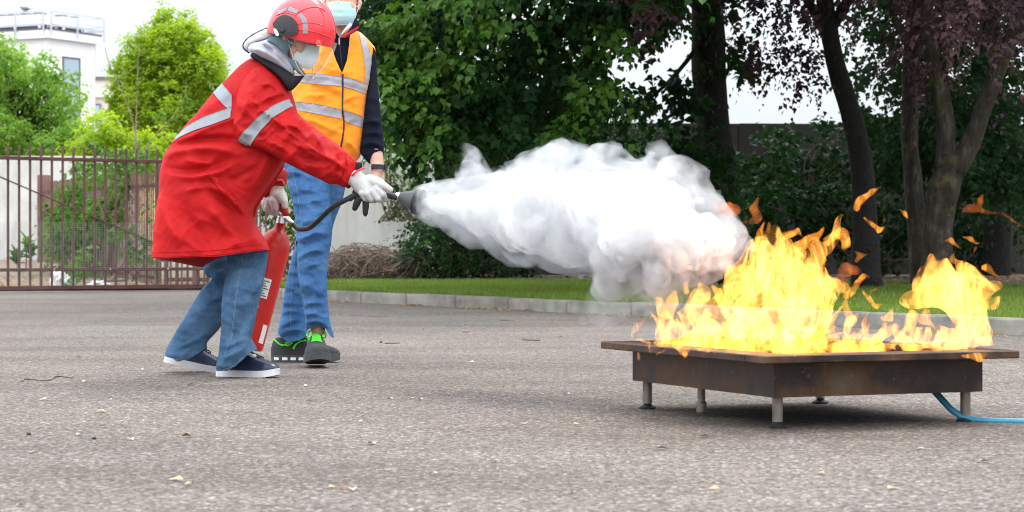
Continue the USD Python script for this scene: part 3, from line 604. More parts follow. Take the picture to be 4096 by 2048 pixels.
obj('crown', mesh_of(lv[kr].reshape(-1, 3), (np.arange(len(kr)) * 5)[:, None, None].repeat(4, 1).reshape(-1, 1) + np.tile(LEAF_F, (len(kr), 1))), linden_leaf, linden, kind='stuff')
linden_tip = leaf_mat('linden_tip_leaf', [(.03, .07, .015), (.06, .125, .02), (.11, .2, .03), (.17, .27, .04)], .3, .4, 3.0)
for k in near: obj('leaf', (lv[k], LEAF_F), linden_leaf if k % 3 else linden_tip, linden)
# tip sprays at the crown edge, coloured brighter to stand for top light
a = np.array([at(x, y, 20.2 + .3 * (k % 3)) for k, (x, y) in enumerate([(1560, 330), (1600, 300), (1650, 350), (1620, 390), (1700, 300), (1740, 560), (1720, 600), (1700, 650), (1730, 700), (1760, 730), (1690, 570), (1960, 60), (1900, 100), (1990, 130), (1830, 100), (1640, 250), (1550, 270), (1960, 610), (1880, 600), (1790, 20), (2310, 580), (2540, 540), (1660, 200), (1720, 210)])])
v, f = sprays(rng, a, rng.normal(0, .5, (len(a), 3)) + [0, -.6, -.6], 9, .3, .10, droop=.8, width=1.25, hang=.8)
obj('painted_lit_tips', mesh_of(v, f), linden_tip, linden, kind='stuff', label='bough tip leaves coloured bright yellow green as if lit from above')

tops, outs = [], []
for (x0, y0), (x1, y1), d0, n_ in (((1440, 150), (1560, 130), 20.2, 16), ((1450, 90), (1700, 60), 20.0, 26), ((1460, 200), (1760, 150), 20.0, 30), ((1520, 330), (1860, 240), 19.8, 34), ((1560, 440), (1760, 370), 19.9, 24), ((1650, 560), (1850, 500), 20.0, 20), ((1700, 20), (2050, -40), 20.0, 26), ((1900, 120), (2100, 60), 20.0, 16), ((2360, 180), (2500, 130), 21, 16), ((2300, 400), (2460, 330), 20.6, 16), ((2180, 560), (2330, 520), 20.4, 12)):
    for k in range(n_):
        t = rng.uniform(); tops.append(at(x0 + (x1 - x0) * t + rng.normal(0, 18), y0 + (y1 - y0) * t + rng.normal(0, 14), d0 + rng.normal(0, .25))); outs.append(np.array([-.35, -.6, -.1]) + rng.normal(0, .4, 3))
v, f = sprays(rng, np.array(tops), np.array(outs), 13, .42, .10, droop=.5, width=1.25, hang=.45, flat=.9)
obj('painted_lit_leaves', mesh_of(v, f), leaf_mat('linden_painted_lit_leaf', [(.03, .075, .012), (.06, .135, .02), (.11, .215, .026), (.18, .30, .035)], .35, .45, 1.6), linden, kind='stuff', label='leaves along the tops of the boughs, coloured lighter green as if lit')  # lighter leaf colour paints in the light on the bough tops
def forked(name, label, d, paths, radii, bark, seed):
    r = np.random.default_rng(seed); x0, y0 = paths[0][0]; t = thing(name, label, 'tree', at(x0, y0, d))
    for k, (pp, rr) in enumerate(zip(paths, radii)):
        dd = np.linspace(d, d + (0 if k == 0 else r.uniform(-.8, .4)), len(pp))
        obj('trunk' if k == 0 else 'limb', bark_tube([at(x, y, z) for (x, y), z in zip(pp, dd)], rr, r, rough=.2), bark, t, smooth=True)
    return t
plum1 = forked('purple_plum_tree', 'leaning dark trunked plum tree with purple leaves right of the linden trunk', 23.0, [[(3470, 1150), (3454, 768), (3411, 478), (3370, 350), (3334, 213), (3300, 20), (3260, -300)], [(3330, 200), (3200, -50), (3050, -250)], [(3320, 120), (3450, -100), (3600, -400)]], [[.17, .13, .115, .105, .095, .085, .05], [.06, .045, .02], [.06, .045, .02]], dark_bark, 5)
plum2 = forked('slender_tree', 'slender straight trunk with a yellow lichen patch left of the forked tree', 25.0, [[(3690, 1150), (3659, 811), (3645, 640), (3637, 512), (3642, 340), (3655, 50), (3665, -300)]], [[.13, .105, .10, .095, .095, .09, .06]], mossy_bark, 6)
plum3 = forked('forked_plum_tree', 'thick mossy grey trunk forking in a V above the right hand flames', 21.5, [[(3735, 1160), (3748, 1008), (3757, 854), (3790, 700), (3800, 620)], [(3775, 680), (3787, 547), (3765, 384), (3727, 213), (3700, 51), (3680, -300)], [(3810, 690), (3860, 615), (3915, 478), (3966, 342), (4026, 196), (4068, 51), (4100, -200)]], [[.17, .15, .14, .15, .11], [.10, .085, .08, .075, .07, .05], [.115, .09, .085, .075, .06, .04]], mossy_bark, 7)
def crown_fill(t, name, m, areas, n, length, size, seed, **kw):
    r = np.random.default_rng(seed); A, D = [], []
    for args in areas:
        a, u = fill(r, *args); A.append(a); D.append(u)
    v, f = sprays(r, np.vstack(A), np.vstack(D), n, length, size, **kw); obj(name, mesh_of(v, f), m, t, kind='stuff')
crown_fill(plum1, 'crown', plum_leaf, [([(2620, -700), (2660, -60), (2780, -40), (2900, -20), (3050, 20), (3150, 110), (3330, 90), (3420, -20), (3500, -700)], 560, 20.5, 24.5), ([(3020, 120), (3120, 110), (3270, 200), (3310, 370), (3220, 370), (3100, 270), (2980, 260)], 46, 21.5, 23.5), ([(2560, 0), (2640, 0), (2640, 90), (2580, 90)], 12, 19.5, 20.5), ([(2440, -60), (2560, -60), (2560, 0), (2460, 0)], 8, 19.5, 20.5)], 13, .38, .075, 31, droop=.5, width=.95, hang=.5)
crown_fill(plum3, 'crown', plum_leaf, [([(3350, -600), (3380, -60), (3500, 0), (3700, 60), (3850, 20), (4000, 60), (4160, 60), (4160, -600)], 640, 19.0, 24), ([(3560, 80), (3700, 60), (3720, 300), (3600, 260)], 40, 20, 23), ([(3760, 20), (3900, 20), (3880, 90), (3780, 90)], 14, 18, 19), ([(3930, 120), (4060, 120), (4050, 200), (3960, 190)], 9, 18.5, 19.5)], 15, .5, .08, 32, droop=.5, width=.95, hang=.5)
back = thing('backdrop_tree', 'dark green leafy tree filling the gap behind the plum trunks', 'tree', at(3950, 1130, 29))
obj('trunk', bark_tube([at(3980, 1150, 29), at(3990, 700, 29), at(3970, 300, 29), at(3960, -300, 29)], [.2, .17, .14, .08], rng), dark_bark, back, smooth=True)
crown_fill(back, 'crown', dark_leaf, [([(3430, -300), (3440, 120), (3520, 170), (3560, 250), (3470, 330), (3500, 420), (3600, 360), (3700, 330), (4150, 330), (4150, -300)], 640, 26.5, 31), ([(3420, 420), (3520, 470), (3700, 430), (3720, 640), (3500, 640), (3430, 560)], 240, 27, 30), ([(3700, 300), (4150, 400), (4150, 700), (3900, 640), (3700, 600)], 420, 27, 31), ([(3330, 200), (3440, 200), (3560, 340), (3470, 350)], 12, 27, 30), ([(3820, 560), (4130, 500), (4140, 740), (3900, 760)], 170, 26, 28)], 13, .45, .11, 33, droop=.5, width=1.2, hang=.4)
# unseen upper crowns, added to shade the bed, the wall and the lawn
def high_crown(t, blobs, n, m, size, seed):
    r = np.random.default_rng(seed); a, u = crown_points(r, [(np.array(c, float), np.array(q, float)) for c, q in blobs], n); a = a[a[:, 2] > .112 * a[:, 1] + 1.2]; u = r.normal(0, .6, a.shape) + [0, -.2, -.1]
    v, f = sprays(r, a, u, 10, .5, size, droop=.4, width=1.2, hang=.4); obj('added_upper_crown', mesh_of(v, f), m, t, kind='stuff')
high_crown(linden, [((1.6, 22.5, 6.5), (3.8, 4.2, 2.6)), ((-.2, 21, 6.0), (2.6, 3.0, 2.0)), ((3.0, 27, 7.5), (4.0, 4.5, 3.0)), ((1.0, 25, 8.5), (3.5, 3.5, 2.5))], 3600, linden_leaf, .16, 61)
high_crown(plum1, [((4.2, 21.5, 6.0), (2.6, 3.4, 2.0)), ((4.8, 24.5, 6.6), (2.8, 3.0, 2.0))], 1500, plum_leaf, .13, 62)
high_crown(plum3, [((6.0, 20.5, 6.0), (2.8, 3.6, 2.0)), ((8.2, 21.5, 6.2), (3.0, 3.6, 2.2))], 1700, plum_leaf, .13, 63)
high_crown(back, [((6.5, 28.5, 7.2), (4.5, 4.0, 3.0)), ((10, 28, 7.2), (4.0, 4.5, 3.2)), ((4.5, 31.5, 7.0), (3.5, 3.0, 2.6))], 2600, dark_leaf, .17, 64)
# ivy and scrub before the dark wall
bush('ivy', 'dark ivy hanging over the concrete wall between the linden and the plum', 'ivy', 31, [(3100, 560, 60, 30), (3180, 600, 60, 50), (3060, 640, 50, 60), (3260, 640, 60, 60), (3150, 700, 80, 60), (3020, 720, 50, 50), (3340, 700, 60, 60), (3450, 620, 60, 60), (2950, 700, 40, 60), (3300, 560, 50, 40)], 210, dark_leaf, .13, .4, n=9, seed=41, flat=.2, stems=10)
bush('ivy', 'dark ivy and scrub covering the wall foot behind the plum trunks at the right', 'ivy', 30, [(2950, 800, 60, 60), (3060, 820, 70, 60), (3180, 840, 70, 70), (3300, 820, 70, 70), (3420, 860, 70, 70), (3520, 780, 60, 70), (3560, 900, 70, 60), (3700, 860, 60, 70), (3850, 840, 70, 80), (3980, 860, 70, 80), (4080, 820, 60, 80), (3250, 940, 80, 50), (3650, 980, 80, 50), (3900, 980, 90, 50), (3000, 920, 60, 50), (3450, 980, 80, 50)], 620, dark_leaf, .12, .4, n=10, seed=46, flat=.2, stems=14)
bush('ivy', 'dark ivy mass on the concrete wall left of the linden trunk above the smoke', 'ivy', 30.8, [(2580, 570, 60, 40), (2680, 600, 60, 60), (2500, 600, 60, 60), (2400, 640, 70, 60), (2250, 680, 70, 60), (2100, 690, 70, 60), (2600, 680, 80, 60), (2760, 680, 60, 80), (2330, 740, 80, 60), (2180, 760, 60, 60), (2000, 720, 60, 40)], 340, dark_leaf, .11, .4, n=10, seed=42, flat=.2, stems=10)
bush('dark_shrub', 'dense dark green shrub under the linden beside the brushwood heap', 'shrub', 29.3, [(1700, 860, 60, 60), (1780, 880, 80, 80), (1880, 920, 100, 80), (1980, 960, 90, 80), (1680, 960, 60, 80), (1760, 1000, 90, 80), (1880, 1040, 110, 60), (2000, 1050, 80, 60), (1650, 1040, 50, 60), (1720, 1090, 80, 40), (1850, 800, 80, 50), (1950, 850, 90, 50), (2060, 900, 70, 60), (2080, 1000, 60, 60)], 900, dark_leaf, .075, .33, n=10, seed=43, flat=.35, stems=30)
bush('wall_creeper', 'thin light green creeper with small leaves on the pale wall by the man', 'creeper', 31.8, [(1530, 600, 14, 30), (1560, 640, 26, 22), (1600, 700, 30, 26), (1540, 700, 14, 40), (1620, 760, 26, 24), (1570, 560, 24, 14), (1650, 700, 30, 30), (1600, 850, 12, 20), (1590, 620, 20, 20), (1660, 800, 20, 20), (1560, 780, 16, 20)], 120, vine_leaf, .075, .28, n=6, depth=.3, stems=26, seed=44)
bush('leafy_hedge_plant', 'bright leafed bush between the red coat and the blue jeans', 'bush', 30.5, [(1090, 770, 30, 40), (1120, 850, 30, 40), (1070, 860, 30, 30), (1110, 930, 30, 40), (1060, 700, 40, 60), (1150, 720, 40, 40), (1130, 980, 20, 30), (1010, 620, 60, 60), (1200, 800, 60, 60), (1250, 900, 40, 60), (1140, 1060, 20, 30)], 260, vine_leaf, .095, .3, n=8, depth=.4, stems=14, seed=45)
# brushwood heap
r_ = np.random.default_rng(51); tw_ = []
for k in range(620):
    cx = r_.uniform(1285, 1720); hgt = 62 * math.exp(-((cx - 1480) / 230) ** 2) + 48; cy = 1128 - r_.uniform(0, 1) ** .8 * hgt; d = 29.5 + r_.uniform(-.5, .9); c = at(cx, cy, d)
    L = r_.uniform(.25, .75); az = r_.uniform(0, 2 * np.pi); el = r_.normal(.1, .45); dr = np.array([np.cos(az) * np.cos(el), .5 * np.sin(az) * np.cos(el), np.sin(el)]) * L
    bend = r_.normal(0, .09, 3); p = np.array([c - dr / 2, c + bend + [0, 0, .05], c + dr / 2]); p[:, 2] = np.maximum(p[:, 2], .10)
    tw_.append(tube(spline(p, 6), r_.uniform(.004, .009), 4, False))
obj('brushwood', cat_(tw_), twig_mat, kind='stuff', label='tangled heap of cut brown brushwood at the foot of the pale wall')
v, f = sprays(r_, np.array([at(x, y, 29) for x, y in in_poly(r_, [(1300, 1120), (2900, 1120), (2900, 1150), (1300, 1140)], 130)]), r_.normal(0, 1, (130, 3)) + [0, 0, 1], 7, .2, .06)
obj('low_weeds', mesh_of(v, f), dark_leaf, kind='stuff', label='low weeds along the back edge of the lawn')
v, f = litter(r_, np.array([[*(kerb_pt(s, o)[:2]), lawn_z(*kerb_pt(s, o)[:2]) + .06] for s, o in zip(r_.uniform(-2, 16, 5000), r_.uniform(7, 13, 5000))]), .06)
obj('bed_litter', mesh_of(v, f), dry, kind='stuff', label='old brown leaves strewn under the trees behind the lawn')
# ================================================================ burner tray, hose
PC = np.array([.92, 7.1]); PA = math.radians(23); E1 = np.array([math.cos(PA), math.sin(PA)]); E2 = np.array([-math.sin(PA), math.cos(PA)])
def pp(a, b, z): q = PC + E1 * a + E2 * b; return np.array([q[0], q[1], z])
def pbox(a0, a1, b0, b1, z0, z1, ch=.0):
    m = box((0, 0, 0), (a1 - a0, b1 - b0, z1 - z0), ch=ch); M = np.eye(4); M[:2, 0], M[:2, 1] = E1, E2; M[:3, 3] = pp((a0 + a1) / 2, (b0 + b1) / 2, (z0 + z1) / 2); m.apply_transform(M); return m
soot = usdkit.material(stage, '/World/Looks/sooty_steel', {
    'g': ('geometry', {}), 'n': ('noise_texture', {'scale': 4.5, 'detail': 6, 'roughness': .6}), 'r': ('rgb_ramp', {'ramp': [(.28, (.012, .009, .008)), (.44, (.030, .020, .016)), (.56, (.085, .042, .020)), (.68, (.11, .082, .05))]}),
    'n2': ('noise_texture', {'scale': 38.0, 'detail': 4, 'roughness': .7}), 'r2': ('rgb_ramp', {'ramp': [(.64, (0, 0, 0)), (.74, (1, 1, 1))]}), 'mx': ('mix', {'color2': (.16, .145, .13)}),
    'rr': ('map_range', {'from_min': .3, 'from_max': .7, 'to_min': .28, 'to_max': .6, 'clamp': True}), 'b': ('bump', {'strength': .25, 'distance': .004}), 'p': ('principled_bsdf', {'metallic': .55})},
    [('g.position', 'n.vector'), ('g.position', 'n2.vector'), ('n.fac', 'r.fac'), ('n2.fac', 'r2.fac'), ('r2.color', 'mx.fac'), ('r.color', 'mx.color1'), ('mx.color', 'p.base_color'), ('n.fac', 'rr.value'), ('rr.result', 'p.roughness'), ('n2.fac', 'b.height'), ('b.normal', 'p.normal')], surface='p.BSDF')
steel_leg = mat('stainless_leg', (.14, .115, .095), .38, metal=.8, scale=12, col2=(.26, .23, .20))
tray = thing('burner_tray', 'low rectangular blackened steel fire training tray on short legs', 'fire tray', pp(0, 0, 0))
BA, BB, RZ0, RZ1, BZ, DL, IN = .365, .47, .197, .221, .093, .08, .09
obj('tray_body', cat_([pbox(-BA, BA, -BB, -BB + .004, BZ, RZ0 - .001), pbox(-BA, BA, BB - .004, BB, BZ, RZ0 - .001), pbox(-BA, -BA + .004, -BB + .0045, BB - .0045, BZ, RZ0 - .001), pbox(BA - .004, BA, -BB + .0045, BB - .0045, BZ, RZ0 - .001), pbox(-BA + .005, BA - .005, -BB + .005, BB - .005, BZ + .002, BZ + .006)]), soot, tray)
ra, rb, ia, ib = BA + DL, BB + DL, BA - IN + .06, BB - IN + .06
for q in ((-ra, ra, -rb, -ib), (-ra, ra, ib, rb), (-ra, -ia, -ib + .0005, ib - .0005), (ia, ra, -ib + .0005, ib - .0005)):
    obj('rim', pbox(*q, RZ0, RZ1, .003), soot, tray, smooth=20)
obj('water', pbox(-BA + .006, BA - .006, -BB + .006, BB - .006, BZ + .008, BZ + .055), usdkit.material(stage, '/World/Looks/dirty_water', {'p': ('principled_bsdf', {'base_color': (.02, .02, .018), 'roughness': .08})}, surface='p.BSDF'), tray)
for a, b in ((-1, -1), (1, -1), (-1, 1), (1, 1)):
    c = pp(a * (BA - .035), b * (BB - .04), 0)
    lg = obj('leg', trimesh.creation.cylinder(.0158, BZ - .02, sections=24).apply_translation(c + [0, 0, .02 + (BZ - .02) / 2 - .001]), steel_leg, tray, smooth=40)
    obj('foot', lathe([(.001, 0), (.027, 0), (.028, .006), (.016, .012), (.011, .02), (.001, .02)], 24).apply_translation(c), rubber, lg, smooth=40)
c = np.array([.60, 7.05, 0])
dp = obj('drain_pipe', trimesh.creation.cylinder(.0125, .055, sections=20).apply_translation(c + [0, 0, .066]), steel_leg, tray, smooth=40)
obj('valve', cat_([lathe([(.001, .012), (.016, .012), (.017, .02), (.017, .042), (.014, .046), (.001, .046)], 20).apply_translation(c), beam(c + [-.05, 0, .03], c + [-.016, 0, .03], .008, .006)]), steel_leg, dp, smooth=30)
hose = obj('blue_gas_hose', tube(spline([pp(BA - .10, -BB + .12, .095), at(3795, 1628, 6.86), at(3850, 1668, 6.83), at(3940, 1683, 6.80), at(4060, 1687, 6.78), (2.0, 6.75, .014), (3.2, 6.3, .014), (4.4, 6.6, .014)], 80), .0105, 12), mat('blue_hose', (.03, .20, .30), .35, var=.12, scale=30, spec=.5), smooth=True, label='blue rubber hose curving from under the tray across the asphalt', cat='hose')
hose_grp = None

# ================================================================ flames
def fire_mesh(chains, h, warp, freq, seed, k=320.0, curl=.45):
    """Flame body: smooth union of tongues, bent and frayed by a noise that rises with the flame."""
    G, lo = grid_of(chains, warp * .9 + h, h); sh = G.shape[:3]; P = G.reshape(-1, 3)
    q = P * np.array([freq, freq, freq * .42]) + seed * 3.7
    w = np.stack([meshkit.fbm(q + 17.3 * c, 3, seed=int(seed)) - .5 for c in range(3)], -1); w2 = np.stack([meshkit.fbm(q * 2.6 + w * 3 + 5.1 * c, 2) - .5 for c in range(3)], -1)
    Q = P + w * warp * np.array([2.2, 1.4, 1.6]) + w2 * warp * curl * np.array([2.0, 1.2, 1.6])
    return surface_nets(capsule_field(Q, chains, k).reshape(sh), lo, h)
def flame_mat(name, vol, edge, core=(1, .50, .13), rim=(1, .34, .045), scale=9.0, lo=.44, hi=.62, base=.25, soot_=4.0):
    n = {'g': ('geometry', {}), 'mp': ('mapping', {'scale': (1, 1, .5), 'rotation': (0, .35, 0)}),
         'n': ('noise_texture', {'scale': scale, 'detail': 4, 'roughness': .55, 'distortion': 1.6}),
         'ab': ('math', {'math_type': 'subtract', 'value2': .5}), 'a2': ('math', {'math_type': 'absolute'}),
         'fl': ('map_range', {'from_min': .0, 'from_max': .055, 'to_min': vol * 2.2, 'to_max': vol * base, 'clamp': True}),
         'v': ('principled_volume', {'density': soot_, 'color': (.02, .01, .01), 'emission_color': core}),
         'lw': ('layer_weight', {'blend': .35}), 'pw': ('math', {'math_type': 'power', 'value2': 2.2}), 'ma': ('math', {'math_type': 'multiply_add', 'value2': edge, 'value3': edge * .22}),
         'n2': ('map_range', {'from_min': lo, 'from_max': hi, 'to_min': .15, 'to_max': 1.25, 'clamp': True}), 'm2': ('math', {'math_type': 'multiply'}),
         'e': ('emission', {'color': rim}), 't': ('transparent_bsdf', {}), 'ad': ('add_closure', {})}
    l = [('g.position', 'mp.vector'), ('mp.vector', 'n.vector'), ('n.fac', 'ab.value1'), ('ab.value', 'a2.value1'), ('a2.value', 'fl.value'), ('fl.result', 'v.emission_strength'),
         ('lw.facing', 'pw.value1'), ('pw.value', 'ma.value1'), ('n.fac', 'n2.value'), ('ma.value', 'm2.value1'), ('n2.result', 'm2.value2'), ('m2.value', 'e.strength'), ('t.BSDF', 'ad.closure1'), ('e.emission', 'ad.closure2')]
    return usdkit.material(stage, '/World/Looks/' + name, n, l, surface='ad.closure', volume='v.volume')
fire_body = flame_mat('flame_body', 30.0, .36, core=(1, .42, .075), scale=10, base=.10)
fire_tongue = flame_mat('flame_tongue', 34.0, .16, core=(1, .34, .045), scale=13, base=.5)
fire_pale = flame_mat('flame_in_cloud', 4.5, .10, core=(1, .52, .30), rim=(1, .50, .30), scale=10, soot_=0.0)
fire_red = flame_mat('flame_faint', 10.0, .10, core=(1, .25, .05), rim=(1, .22, .05), scale=14)
V6 = lambda x, y, d: at(2500 + x / 1.717, 700 + y / 1.717, d)
V7 = lambda x, y, d: at(3300 + x / 1.717, 700 + y / 1.717, d)
def chain(V, pts, d, d1=None, k=1.0):
    d1 = d if d1 is None else d1; n = len(pts)
    return [(V(x, y, d + (d1 - d) * i / max(n - 1, 1)), k * r / 1.717 / FPX * d) for i, (x, y, r) in enumerate(pts)]
fr = np.random.default_rng(77)
fire = thing('main_fire', 'tall bright yellow flames rising from the middle of the steel tray', 'fire', pp(0, 0, .2))
main_ch = [([(240, 1150, 26), (420, 1120, 46), (640, 1110, 60), (900, 1110, 70), (1150, 1110, 70), (1400, 1120, 58), (1560, 1150, 30)], 6.95, 6.9), ([(400, 1150, 60), (560, 1080, 100), (620, 960, 100), (680, 850, 80), (760, 740, 80), (830, 620, 76), (870, 500, 60), (850, 420, 22)], 7.15, 7.1),
    ([(700, 1140, 80), (800, 1020, 120), (880, 880, 130), (950, 740, 120), (980, 600, 110), (960, 490, 80), (985, 380, 44), (1000, 280, 12)], 7.0, 7.15),
    ([(900, 1140, 80), (1000, 1020, 120), (1080, 860, 130), (1130, 720, 110), (1130, 580, 100), (1120, 460, 64), (1070, 350, 28), (1040, 305, 6)], 7.2, 7.1),
    ([(1100, 1140, 80), (1200, 1020, 120), (1240, 860, 110), (1270, 720, 90), (1290, 600, 66), (1320, 510, 52), (1400, 440, 40), (1460, 370, 36), (1480, 310, 20), (1545, 260, 9)], 7.05, 6.95),
    ([(1350, 1150, 70), (1420, 1050, 85), (1400, 900, 75), (1370, 800, 55), (1330, 700, 35)], 7.25, 7.2), ([(1290, 800, 60), (1400, 790, 40), (1440, 800, 12)], 7.1, 7.0),
    ([(1500, 1150, 50), (1540, 1050, 55), (1590, 985, 22), (1605, 955, 8)], 7.0, 7.0), ([(300, 1140, 50), (330, 1060, 60), (430, 960, 68), (490, 860, 45), (500, 780, 25), (470, 700, 7)], 7.2, 7.2), ([(560, 900, 40), (590, 800, 28), (570, 720, 8)], 7.0, 7.0)]
obj('flame', fire_mesh([chain(V6, q, d0, d1, .95) for q, d0, d1 in main_ch], .008, .085, 7.5, 11, 120), fire_body, fire, smooth=True)
tong = [([(200, 1155, 22), (100, 1143, 10), (10, 1135, 5)], 7.3), ([(215, 1020, 26), (240, 930, 30), (220, 850, 22), (195, 820, 6)], 7.25), ([(310, 970, 36), (330, 880, 38), (345, 810, 14)], 7.3), ([(95, 1110, 12), (112, 1020, 11), (140, 980, 7)], 7.35),
        ([(380, 1150, 38), (410, 1200, 32), (425, 1255, 8)], 6.72), ([(165, 1150, 16), (180, 1230, 6)], 6.85), ([(220, 1225, 10), (300, 1180, 10)], 6.8), ([(480, 1190, 14), (560, 1205, 14), (640, 1222, 5)], 6.62), ([(1400, 460, 34), (1500, 400, 38), (1535, 470, 26), (1515, 530, 6)], 6.9), ([(1180, 490, 36), (1280, 425, 24), (1360, 350, 7)], 7.0),
        ([(1540, 830, 22), (1590, 760, 24), (1640, 690, 18), (1690, 700, 6)], 6.9), ([(900, 480, 40), (930, 400, 28), (975, 330, 10)], 6.95), ([(1560, 1010, 28), (1520, 900, 20), (1540, 820, 10)], 6.95), ([(430, 800, 22), (415, 730, 14), (440, 690, 5)], 7.3), ([(1090, 440, 30), (1190, 400, 20), (1240, 430, 8)], 7.2), ([(700, 900, 40), (640, 790, 24), (600, 760, 8)], 6.9), ([(1330, 640, 30), (1375, 560, 16), (1380, 520, 6)], 6.9)]
for q, d in tong:
    m = fire_mesh([chain(V6, q, d)], .0055, .028, 12, q[0][0] % 89); obj('flame_tongue', m, fire_tongue, fire, smooth=True)
# low sheet of flame over the tray opening
low_ch = [[(pp(a * .31 + fr.normal(0, .02), b * .40 + fr.normal(0, .02), .215), .018 + .014 * fr.uniform()), (pp(a * .31 + fr.normal(0, .05), b * .38 + fr.normal(0, .05), .24 + .12 * fr.uniform() ** 2), .006)] for a in np.linspace(-1, 1, 8) for b in np.linspace(-1, 1, 10) if fr.uniform() < .72]
obj('flame', fire_mesh(low_ch, .0075, .035, 11, 3.0), fire_tongue, fire, smooth=True)

fire2 = thing('billowing_flame', 'mushroom shaped yellow flame at the right end of the tray', 'fire', pp(.25, -.2, .2))
f2_ch = [([(480, 1160, 40), (560, 1130, 45), (700, 1130, 55), (850, 1130, 60), (1000, 1120, 65), (1080, 1140, 40)], 6.95, 6.85), ([(900, 1130, 60), (960, 1000, 85), (910, 880, 120), (850, 770, 120), (790, 660, 78), (755, 570, 22)], 6.85, 6.8), ([(750, 800, 85), (660, 815, 50), (612, 830, 18)], 6.8, 6.8), ([(700, 720, 60), (690, 620, 26)], 6.85, 6.85),
                  ([(930, 860, 110), (1030, 760, 110), (1090, 700, 62), (1010, 630, 44), (930, 580, 16)], 6.9, 6.85), ([(1090, 850, 62), (1170, 870, 42), (1215, 840, 18)], 6.85, 6.8), ([(1020, 980, 80), (1070, 1090, 48), (1090, 1150, 22)], 6.8, 6.8)]
obj('flame', fire_mesh([chain(V7, q, d0, d1, .95) for q, d0, d1 in f2_ch], .0075, .07, 7.5, 23, 120), fire_body, fire2, smooth=True)
for q, d in [([(400, 1010, 18), (450, 1000, 24), (475, 950, 16), (487, 905, 8)], 7.0), ([(560, 1040, 44), (600, 960, 44), (565, 900, 12)], 7.0), ([(345, 1180, 12), (420, 1110, 34), (500, 1070, 30)], 6.95), ([(955, 1212, 10), (1060, 1232, 26), (1112, 1205, 12)], 6.42), ([(240, 1180, 8), (330, 1185, 14), (460, 1185, 20)], 6.9), ([(700, 950, 20), (680, 1010, 18), (740, 1060, 14)], 6.8), ([(1090, 640, 20), (1160, 720, 10)], 6.85), ([(880, 590, 26), (895, 540, 8)], 6.9)]:
    obj('flame_tongue', fire_mesh([chain(V7, q, d)], .0055, .028, 12, q[0][0] % 83), fire_tongue, fire2, smooth=True)
lick_defs = [(V7, [[(235, 230, 22), (262, 170, 25), (330, 110, 16), (388, 68, 4)]], 6.95, 'long orange flame lick flying highest above the tray', fire_tongue),
    (V7, [[(268, 295, 9), (320, 350, 15), (370, 392, 20), (402, 366, 5)]], 6.95, 'curled orange flame lick below the highest flying one', fire_tongue),
    (V7, [[(496, 240, 6), (535, 262, 14), (566, 288, 5)]], 7.0, 'small flame fleck in front of the slender trunk', fire_tongue),
    (V7, [[(420, 285, 13), (424, 320, 11)]], 7.05, 'faint red flame fleck left of the slender trunk', fire_red),
    (V7, [[(230, 596, 14), (258, 556, 15), (314, 545, 4)], [(212, 524, 5), (258, 556, 12)]], 6.95, 'small fork of flame floating beside the tall fire', fire_tongue),
    (V7, [[(110, 740, 30), (140, 640, 40), (210, 640, 34)], [(140, 740, 26), (80, 800, 14)]], 6.9, 'dull red translucent flame puff right of the tall fire', fire_red),
    (V7, [[(255, 810, 18), (310, 860, 20), (365, 922, 18), (412, 904, 5)], [(325, 808, 8), (365, 792, 11)]], 6.85, 'slanting orange flame lick before the kerb between both fires', fire_tongue),
    (V7, [[(815, 453, 3), (885, 445, 15), (945, 498, 6)]], 6.85, 'thin curved flame lick just left of a brighter one above the mushroom flame', fire_tongue),
    (V7, [[(955, 438, 7), (1010, 450, 17), (1074, 486, 5)]], 6.85, 'bright leaf shaped flame fleck above the mushroom flame', fire_tongue),
    (V7, [[(1035, 505, 13), (1018, 540, 8)]], 6.85, 'small dull flame fleck under the bright leaf shaped one', fire_red),
    (V7, [[(945, 262, 12), (1000, 232, 26), (1050, 180, 20), (1090, 122, 8)], [(1000, 235, 22), (1120, 250, 10), (1220, 260, 10), (1300, 310, 13), (1372, 350, 12)]], 6.8, 'long trailing red flame streamer at the right edge of the photo', fire_red),
    (V6, [[(640, 220, 30), (700, 230, 46), (760, 250, 34)]], 7.3, 'dark red round flame puff at the edge of the white cloud', fire_red),
    (V6, [[(800, 325, 10), (900, 300, 24), (865, 230, 24), (912, 160, 8)]], 7.25, 'hooked red flame lick beside the white cloud', fire_red),
    (V6, [[(92, 1212, 8), (96, 1255, 10), (100, 1288, 4)]], 6.83, 'small orange flame drip on the left side of the tray', fire_tongue)]
for V, chs, d, lab, mt in lick_defs:
    m = fire_mesh([chain(V, q, d) for q in chs], .0042, .018, 14, chs[0][0][0] % 71)
    p = thing('flame_lick', lab, 'flame', m.vertices.mean(0), group='flame licks torn off above the tray'); obj('flame', m, mt, p, smooth=True)

# ================================================================ the extinguishing cloud
cloud_spots = [(1700, 812, 46, 9.0), (1770, 816, 58, 8.9), (1850, 828, 80, 8.78), (1940, 842, 106, 8.65), (2040, 856, 136, 8.5), (2140, 860, 156, 8.35), (2250, 850, 165, 8.2), (2360, 850, 190, 8.05), (2470, 860, 205, 7.9), (2580, 890, 200, 7.75), (2680, 920, 170, 7.6), (2780, 960, 140, 7.5), (2860, 985, 95, 7.42)]
bumps = [(1990, 790, 50), (2080, 740, 52), (2120, 715, 45), (2200, 700, 70), (2240, 675, 55), (2330, 700, 70), (2300, 660, 40), (2440, 670, 62), (2470, 640, 40), (2540, 690, 60), (2600, 730, 55), (2690, 735, 60), (2700, 710, 40), (2750, 780, 55), (2810, 830, 55), (2830, 880, 60), (2890, 920, 55), (2920, 975, 55), (2900, 1050, 60),
         (2180, 960, 70), (2260, 985, 70), (2340, 1000, 75), (2420, 1025, 70), (2500, 1060, 66), (2600, 1075, 66), (2700, 1080, 60), (2780, 1070, 60), (2560, 1110, 40), (2420, 1070, 36), (2650, 1120, 36)]
